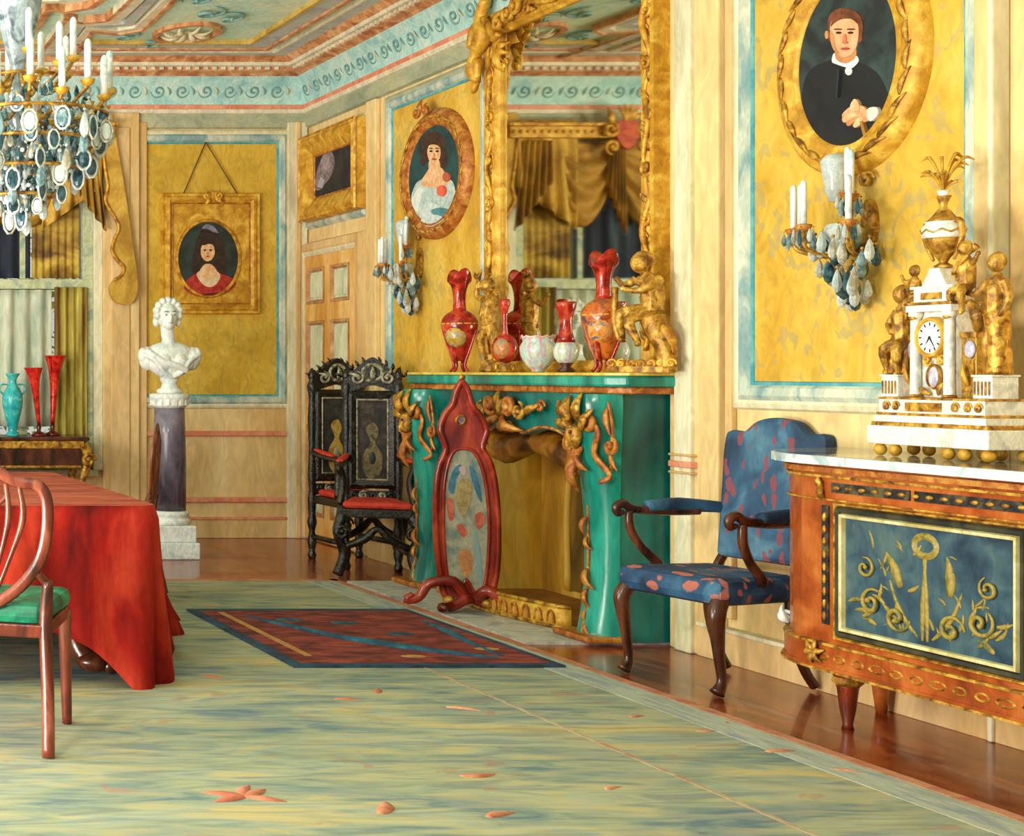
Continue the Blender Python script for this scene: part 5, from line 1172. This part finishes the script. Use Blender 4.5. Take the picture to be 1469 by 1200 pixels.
b.box((-5.25, .892, .0), (-4.9, .928, .006), dk, CF); b.box((-4.88, .892, 0), (-4.4, .928, .006), dk, CF); b.box((-5.295, .39, 0), (-5.262, .84, .006), dk, CF); b.box((-4.40, .39, 0), (-4.37, .84, .006), dk, CF)
for z in range(9): b.ell(CF(-5.2785, .42+z*.047, .008), (.006, .009, .018), gilt, seg=6, rings=4)
for k_ in range(14): b.ell(CF(-5.22+k_*.058, .91, .008), (.006, .018, .008), gilt, seg=6, rings=4)
b.build('frieze_inlay', t)
b = B()
for k_ in range(17):
    b.sweep(oval(-5.28+k_*.085, .27, .024 if k_ % 3 else .032, .013, 12), [(-.004, .018), (0, .023), (.004, .018)], CF, gilt)
    b.build('gilt_rosette', t); b = B()
Q = CF.at(-5.3, .9, 0); leaf(b, Q, 0, .0, .05, gilt, rot=PI/2, w=.6, off=0); leaf(b, Q, 0, 0.01, .05, gilt, rot=-PI/2, w=.6, off=0); b.build('corner_leaf', t); b = B()
Q = CF.at(-5.31, .30, .02); 
for g in range(6): leaf(b, Q, 0, -.02, .05, gilt, rot=g*PI/3, w=.5, off=0)
b.build('corner_flower', t)
for y in (5.24, 3.9):
    b = B(); x = 4.19; b.lathe([(.045, .215), (.046, .2), (.032, .185), (.038, .17), (.034, .155), (.026, .08), (.016, .02), (.02, .0)][::-1], (x, y, 0), M('#3a1408', '#7a2c12', '#a8481c', sc=9, st=(1, 1, .3), rough=.3), seg=14)
    b.lathe([(.036, .165), (.05, .18), (.042, .2), (.05, .216)], (x, y, 0), gilt, seg=14); b.build('leg', t)
for y in (5.5, 3.9):
    b = B(); b.lathe([(.018, 0), (.03, .1), (.04, .216)], (4.53, y, 0), rw_, seg=12); b.build('leg', t)
b = B(); Q = Pl((4.27, 5.62, .335), (.7, -.7, 0), (0, 0, 1), (-.7, .7, 0)); leaf(b, Q, 0, 0, .07, white, rot=PI/2, w=.7); spiral(b, Q, 0, .02, .025, white, r=.01); b.build('corner_mount', t)

# ================================================================ CLOCK
t = thing('mantel_clock', 'white marble and gilt figure clock with urn finial on the commode', 'clock', (4.40, 2000*4.40/(1362+383), TOPZ+.0005)); t.scale = (.84, .84, .99)
# local plane: a = image right (-y), z up, c toward room (-x)
K = Pl((0, 0, 0), (0, -1, 0), (0, 0, 1), (-1, 0, 0))
def ka(x): return (x-1352)/343
def kz(y): return (660-y)/395
wm = M('#dcdcd0', '#f4f0e4', '#c8c8c0', sc=14, rough=.25); lav = M('#a8a0c0', '#d8d0dc', sc=20, rough=.3)
for a in (-.27, -.19, .08, .16, .27):
    for c in (.075, -.075): b = B(); b.ell(K(a, .0235, c), (.023, .026, .0235), goldB); b.build('ball_foot', t)
b = B(); b.box((-.305, .045, -.11), (.305, .115, .11), wm, K); b.build('base_slab', t, bevel=.006)
b = B(); b.box((-.29, .115, -.10), (.29, .13, .10), gilt, K); b.box((-.28, .13, -.095), (.28, .155, .095), wm, K); b.box((-.275, .155, -.09), (.275, .165, .09), gilt, K)
b.box((-.265, .165, -.085), (.265, .215, .085), wm, K); b.box((-.12, .172, .085), (.06, .205, .092), gilt, K)
for a in (-.22, -.17, .13, .19, .24): spiral(b, K, a, .19, .018, gilt, off=.088, r=.006)
b.box((-.27, .215, -.088), (.27, .223, .088), gilt, K); b.build('plinth', t, bevel=.003)
for s, a in ((-1, -.24), (1, .225)):
    b = B(); b.box((a-.045, .223, -.05), (a+.045, .30, .06), wm, K)
    for k_ in range(5): b.box((a-.038+k_*.017, .235, .06), (a-.030+k_*.017, .285, .065), gilt, K)
    b.box((a-.05, .30, -.055), (a+.05, .308, .065), wm, K); b.build('side_pedestal', t, bevel=.003)
b = B(); b.box((-.14, .223, -.06), (.06, .54, .02), wm, K); b.box((-.21, .223, -.05), (.13, .45, .0), M('#8a5a18', '#c89a3c', '#5a3a10', sc=18, metal=.4, rough=.4), K); b.box((-.22, .44, -.055), (.14, .462, .01), gilt, K)
b.box((-.155, .54, -.07), (.075, .565, .06), wm, K); b.box((-.16, .565, -.075), (.08, .575, .065), gilt, K)
b.box((-.13, .575, -.06), (.055, .625, .045), wm, K); b.box((-.09, .585, .045), (.015, .61, .05), gilt, K); b.box((-.145, .625, -.065), (.07, .635, .05), wm, K)
b.prism([(-.10, .635), (.025, .635), (-.015, .70), (-.06, .70)], K, -.045, .035, wm); b.build('case', t, bevel=.003)
for a in (-.125, .045):
    b = B(); b.lathe([(.024, 0), (.02, .012), (.019, .16), (.018, .29), (.025, .30), (.025, .315)], K(a, .225, .04), wm, seg=14); b.lathe([(.026, 0), (.024, .012)], K(a, .223, .04), gilt, seg=14); b.ell(K(a, .525, .045), .02, gilt); b.build('column', t)
for a in (-.185, .105):
    b = B(); b.ell(K(a, .40, .005), (.01, .026, .032), lav); b.box((a-.02, .25, .0), (a+.02, .35, .008), gilt, K); leaf(b, K, a, .27, .08, goldB, rot=PI/2, w=.3); b.build('medallion', t)
da, dz_ = -.04, .445
b = B(); b.prism(oval(da, dz_, .062, .062, 32), K, .0, .05, M('#e4ecec', '#f4f6f2', sc=14, rough=.2)); dd = b.build('dial', t)
b = B(); b.sweep(oval(da, dz_, .062, .062, 32), [(-.004, .048), (0, .058), (.01, .058), (.014, .045), (.014, .0)], K, goldB); b.build('dial_rim', dd)
b = B(); ink = M('#14202c')
for h in range(12):
    g = h*PI/6; r0, r1 = .043, .055; e = V((-sin(g), cos(g)))*.0028; d_ = V((cos(g), sin(g))); p, q = V((da, dz_))+d_*r0, V((da, dz_))+d_*r1
    b.prism([tuple(p-e), tuple(q-e), tuple(q+e), tuple(p+e)], K, .05, .0515, ink)
b.build('hour_marks', dd)
b = B()
for g, L in ((-PI/2+.6, .045), (-PI/2-.65, .032)):
    d_ = V((cos(g), sin(g))); e = V((-sin(g), cos(g)))*.003; p = V((da, dz_)); b.prism([tuple(p-e), tuple(p+d_*L), tuple(p+e)], K, .0515, .054, ink)
b.ell(K(da, dz_, .053), .005, ink); b.build('hands', dd)
b = B(); b.ell(K(da, .30, .03), (.012, .03, .04), lav); b.sweep(oval(da, .30, .032, .042, 20), [(-.006, .03), (0, .042), (.006, .03)], K, gilt)
for s in (-1, 1): spiral(b, K, da+s*.035, .36, .022, goldB, flip=s, off=.03, r=.006); leaf(b, K, da, .375, .06, wm, rot=PI/2-s*1.1, w=.3, off=.03); leaf(b, K, da+s*.02, .235, .06, gilt, rot=PI/2-s*.9, w=.4, off=.03)
b.build('pendulum_ornament', t)
# urn
b = B(); uc = K(-.035, .70, -.005); b.lathe([(.03, 0), (.032, .01), (.015, .02), (.03, .045), (.06, .08), (.072, .11)], uc, gilt, n=2); b.lathe([(.072, .11), (.075, .13), (.074, .15), (.06, .165), (.068, .17)], uc, wm, n=2); b.lathe([(.06, .17), (.04, .19), (.025, .21), (.012, .225), (.02, .25), (.028, .265)], uc, gilt, n=2)
b.tube([uc+V((.076*cos(g*PI/8), .076*sin(g*PI/8), .135+.006*(-1)**g)) for g in range(16)], .004, gilt, closed=True, n=1, seg=5); urn = b.build('urn', t)
for s in (-1, 1): b = B(); b.tube([uc+K.u*s*.05+V((0, 0, .17)), uc+K.u*s*.085+V((0, 0, .165)), uc+K.u*s*.088+V((0, 0, .1)), uc+K.u*s*.05+V((0, 0, .03))], [.01, .012, .01, .006], gilt, seg=7); b.build('urn_handle', urn)
b = B(); b.lathe([(.01, .235), (.014, .26), (.024, .285), (.022, .285)], uc, wm); top = uc+V((0, 0, .28)); rnd = random.Random(5)
for k_ in range(18):
    g = rnd.uniform(0, 2*PI); L = rnd.uniform(.05, .15); o_ = .035+.04*rnd.random(); hz = L*(1 if k_ % 3 else .5)
    p1 = top+V((o_*.4*cos(g), o_*.4*sin(g), hz*.6)); p2 = top+V((o_*cos(g), o_*sin(g), hz)); p3 = top+V((o_*1.5*cos(g), o_*1.5*sin(g), hz*.92))
    b.tube([top, p1, p2, p3], [.003, .0045, .007, .002], goldB, seg=5, n=3); b.ell(p2, (.009, .009, .007), gilt, seg=6, rings=4)
b.build('flower_spray', urn)
def cf(J, at_, s, hr=.034):
    b = B(); P_ = K.at(*at_); figure(b, P_, J, gilt, s, hr); b.build('figure', t, remesh=.0025)
st_ = dict(hip=(.0, .22, 0), belly=(.0, .27, 0), chest=(.0, .33, 0), neck=(.0, .385, 0), head=(.005, .425, .005), shl=(-.035, .355, 0), elbl=(-.075, .31, .02), handl=(-.12, .315, .02), shr=(.035, .355, 0), elbr=(.06, .29, 0), handr=(.04, .23, .02), kneel=(-.02, .12, .02), footl=(-.02, .02, 0), kneer=(.03, .12, 0), footr=(.03, .02, 0))
cf(st_, (.225, .308, .0), .93)
b = B(); P_ = K.at(.225, .308, 0); b.tube([P_(.0, .22, .0), P_(.01, .12, .0), P_(.01, .0, .0)], [.045, .04, .045], M('#7a4810', '#c08a28', '#e0b050', sc=30, metal=.5, rough=.35), seg=10); b.build('drapery', t)
se = dict(hip=(.0, .12, 0), belly=(.0, .17, 0), chest=(.0, .23, 0), neck=(.0, .285, 0), head=(-.005, .32, .005), shl=(-.035, .25, 0), elbl=(-.06, .2, .02), handl=(-.02, .17, .04), shr=(.035, .25, 0), elbr=(.07, .25, .02), handr=(.10, .29, .02), kneel=(-.05, .10, .05), footl=(-.05, .01, .03), kneer=(.03, .1, .06), footr=(.02, .0, .04))
cf(se, (-.235, .308, .0), .95)
cf({k_: (v_[0]*1, v_[1]-.08, v_[2]) for k_, v_ in se.items()}, (.095, .59, .01), .72, .036)
cf({k_: (-v_[0]*1, v_[1]-.08, v_[2]) for k_, v_ in se.items()}, (-.165, .565, .01), .55, .036)
b = B(); b.tube([K(.09, .70, .04), K(.14, .74, .04), K(.175, .765, .04)], [.004, .006, .014], gilt, seg=8); b.build('trumpet', t)
for a in (-.27, -.21): b = B(); b.tube([K(a, .31, .02), K(a-.01, .42, .0), K(a+.01, .5, -.01)], [.02, .025, .012], gilt, seg=8); b.build('wing', t)
b = B(); b.tube([K(.14, .47, .0), K(.16, .52, .02), K(.12, .57, .02)], [.018, .028, .012], gilt, seg=8); b.build('wing', t)

# ================================================================ LIGHT
w = bpy.data.worlds.new('world'); bpy.context.scene.world = w; w.use_nodes = True
bg = w.node_tree.nodes['Background']; bg.inputs[0].default_value = (1.0, .97, .9, 1); bg.inputs[1].default_value = .9
def area(name, loc, tgt, sx, sy, e, col):
    l = bpy.data.lights.new(name, 'AREA'); l.shape = 'RECTANGLE'; l.size = sx; l.size_y = sy; l.energy = e; l.color = col
    o = bpy.data.objects.new(name, l); C.objects.link(o); o.location = loc
    o.rotation_euler = (V(tgt)-V(loc)).to_track_quat('-Z', 'Y').to_euler(); return o
area('left_fill_light', (-2.9, 6.0, 2.2), (4.5, 8.0, 1.0), 2.4, 2.0, 300, (1, .96, .86))  # added lamp out of view on the left, no window is built there
area('ceiling_fill_light', (-2.2, 4.0, .5), (2.8, 9.5, 3.9), 2.5, 1.2, 640, (1, .95, .85))  # added low lamp aimed up to brighten the ceiling
pl_ = bpy.data.lights.new('ceiling_fill_point', 'POINT'); pl_.energy = 6; pl_.color = (1, .9, .75); pl_.shadow_soft_size = .25  # added fill lamp above the chandelier to lift the ceiling, the candles are unlit
po = bpy.data.objects.new('ceiling_fill_point', pl_); C.objects.link(po); po.location = (1.33, 6.5, 3.25)
area('left_fill_light', (-1.6, 1.0, 2.9), (3.6, 9.5, 1.0), 0.7, 0.7, 260, (1, .93, .8))  # added unseen lamp high behind left, sets the left-front light direction
sc_ = bpy.context.scene
sc_.view_settings.view_transform = 'Standard'; sc_.view_settings.look = 'None'; sc_.view_settings.gamma = 1; sc_.view_settings.exposure = -.6
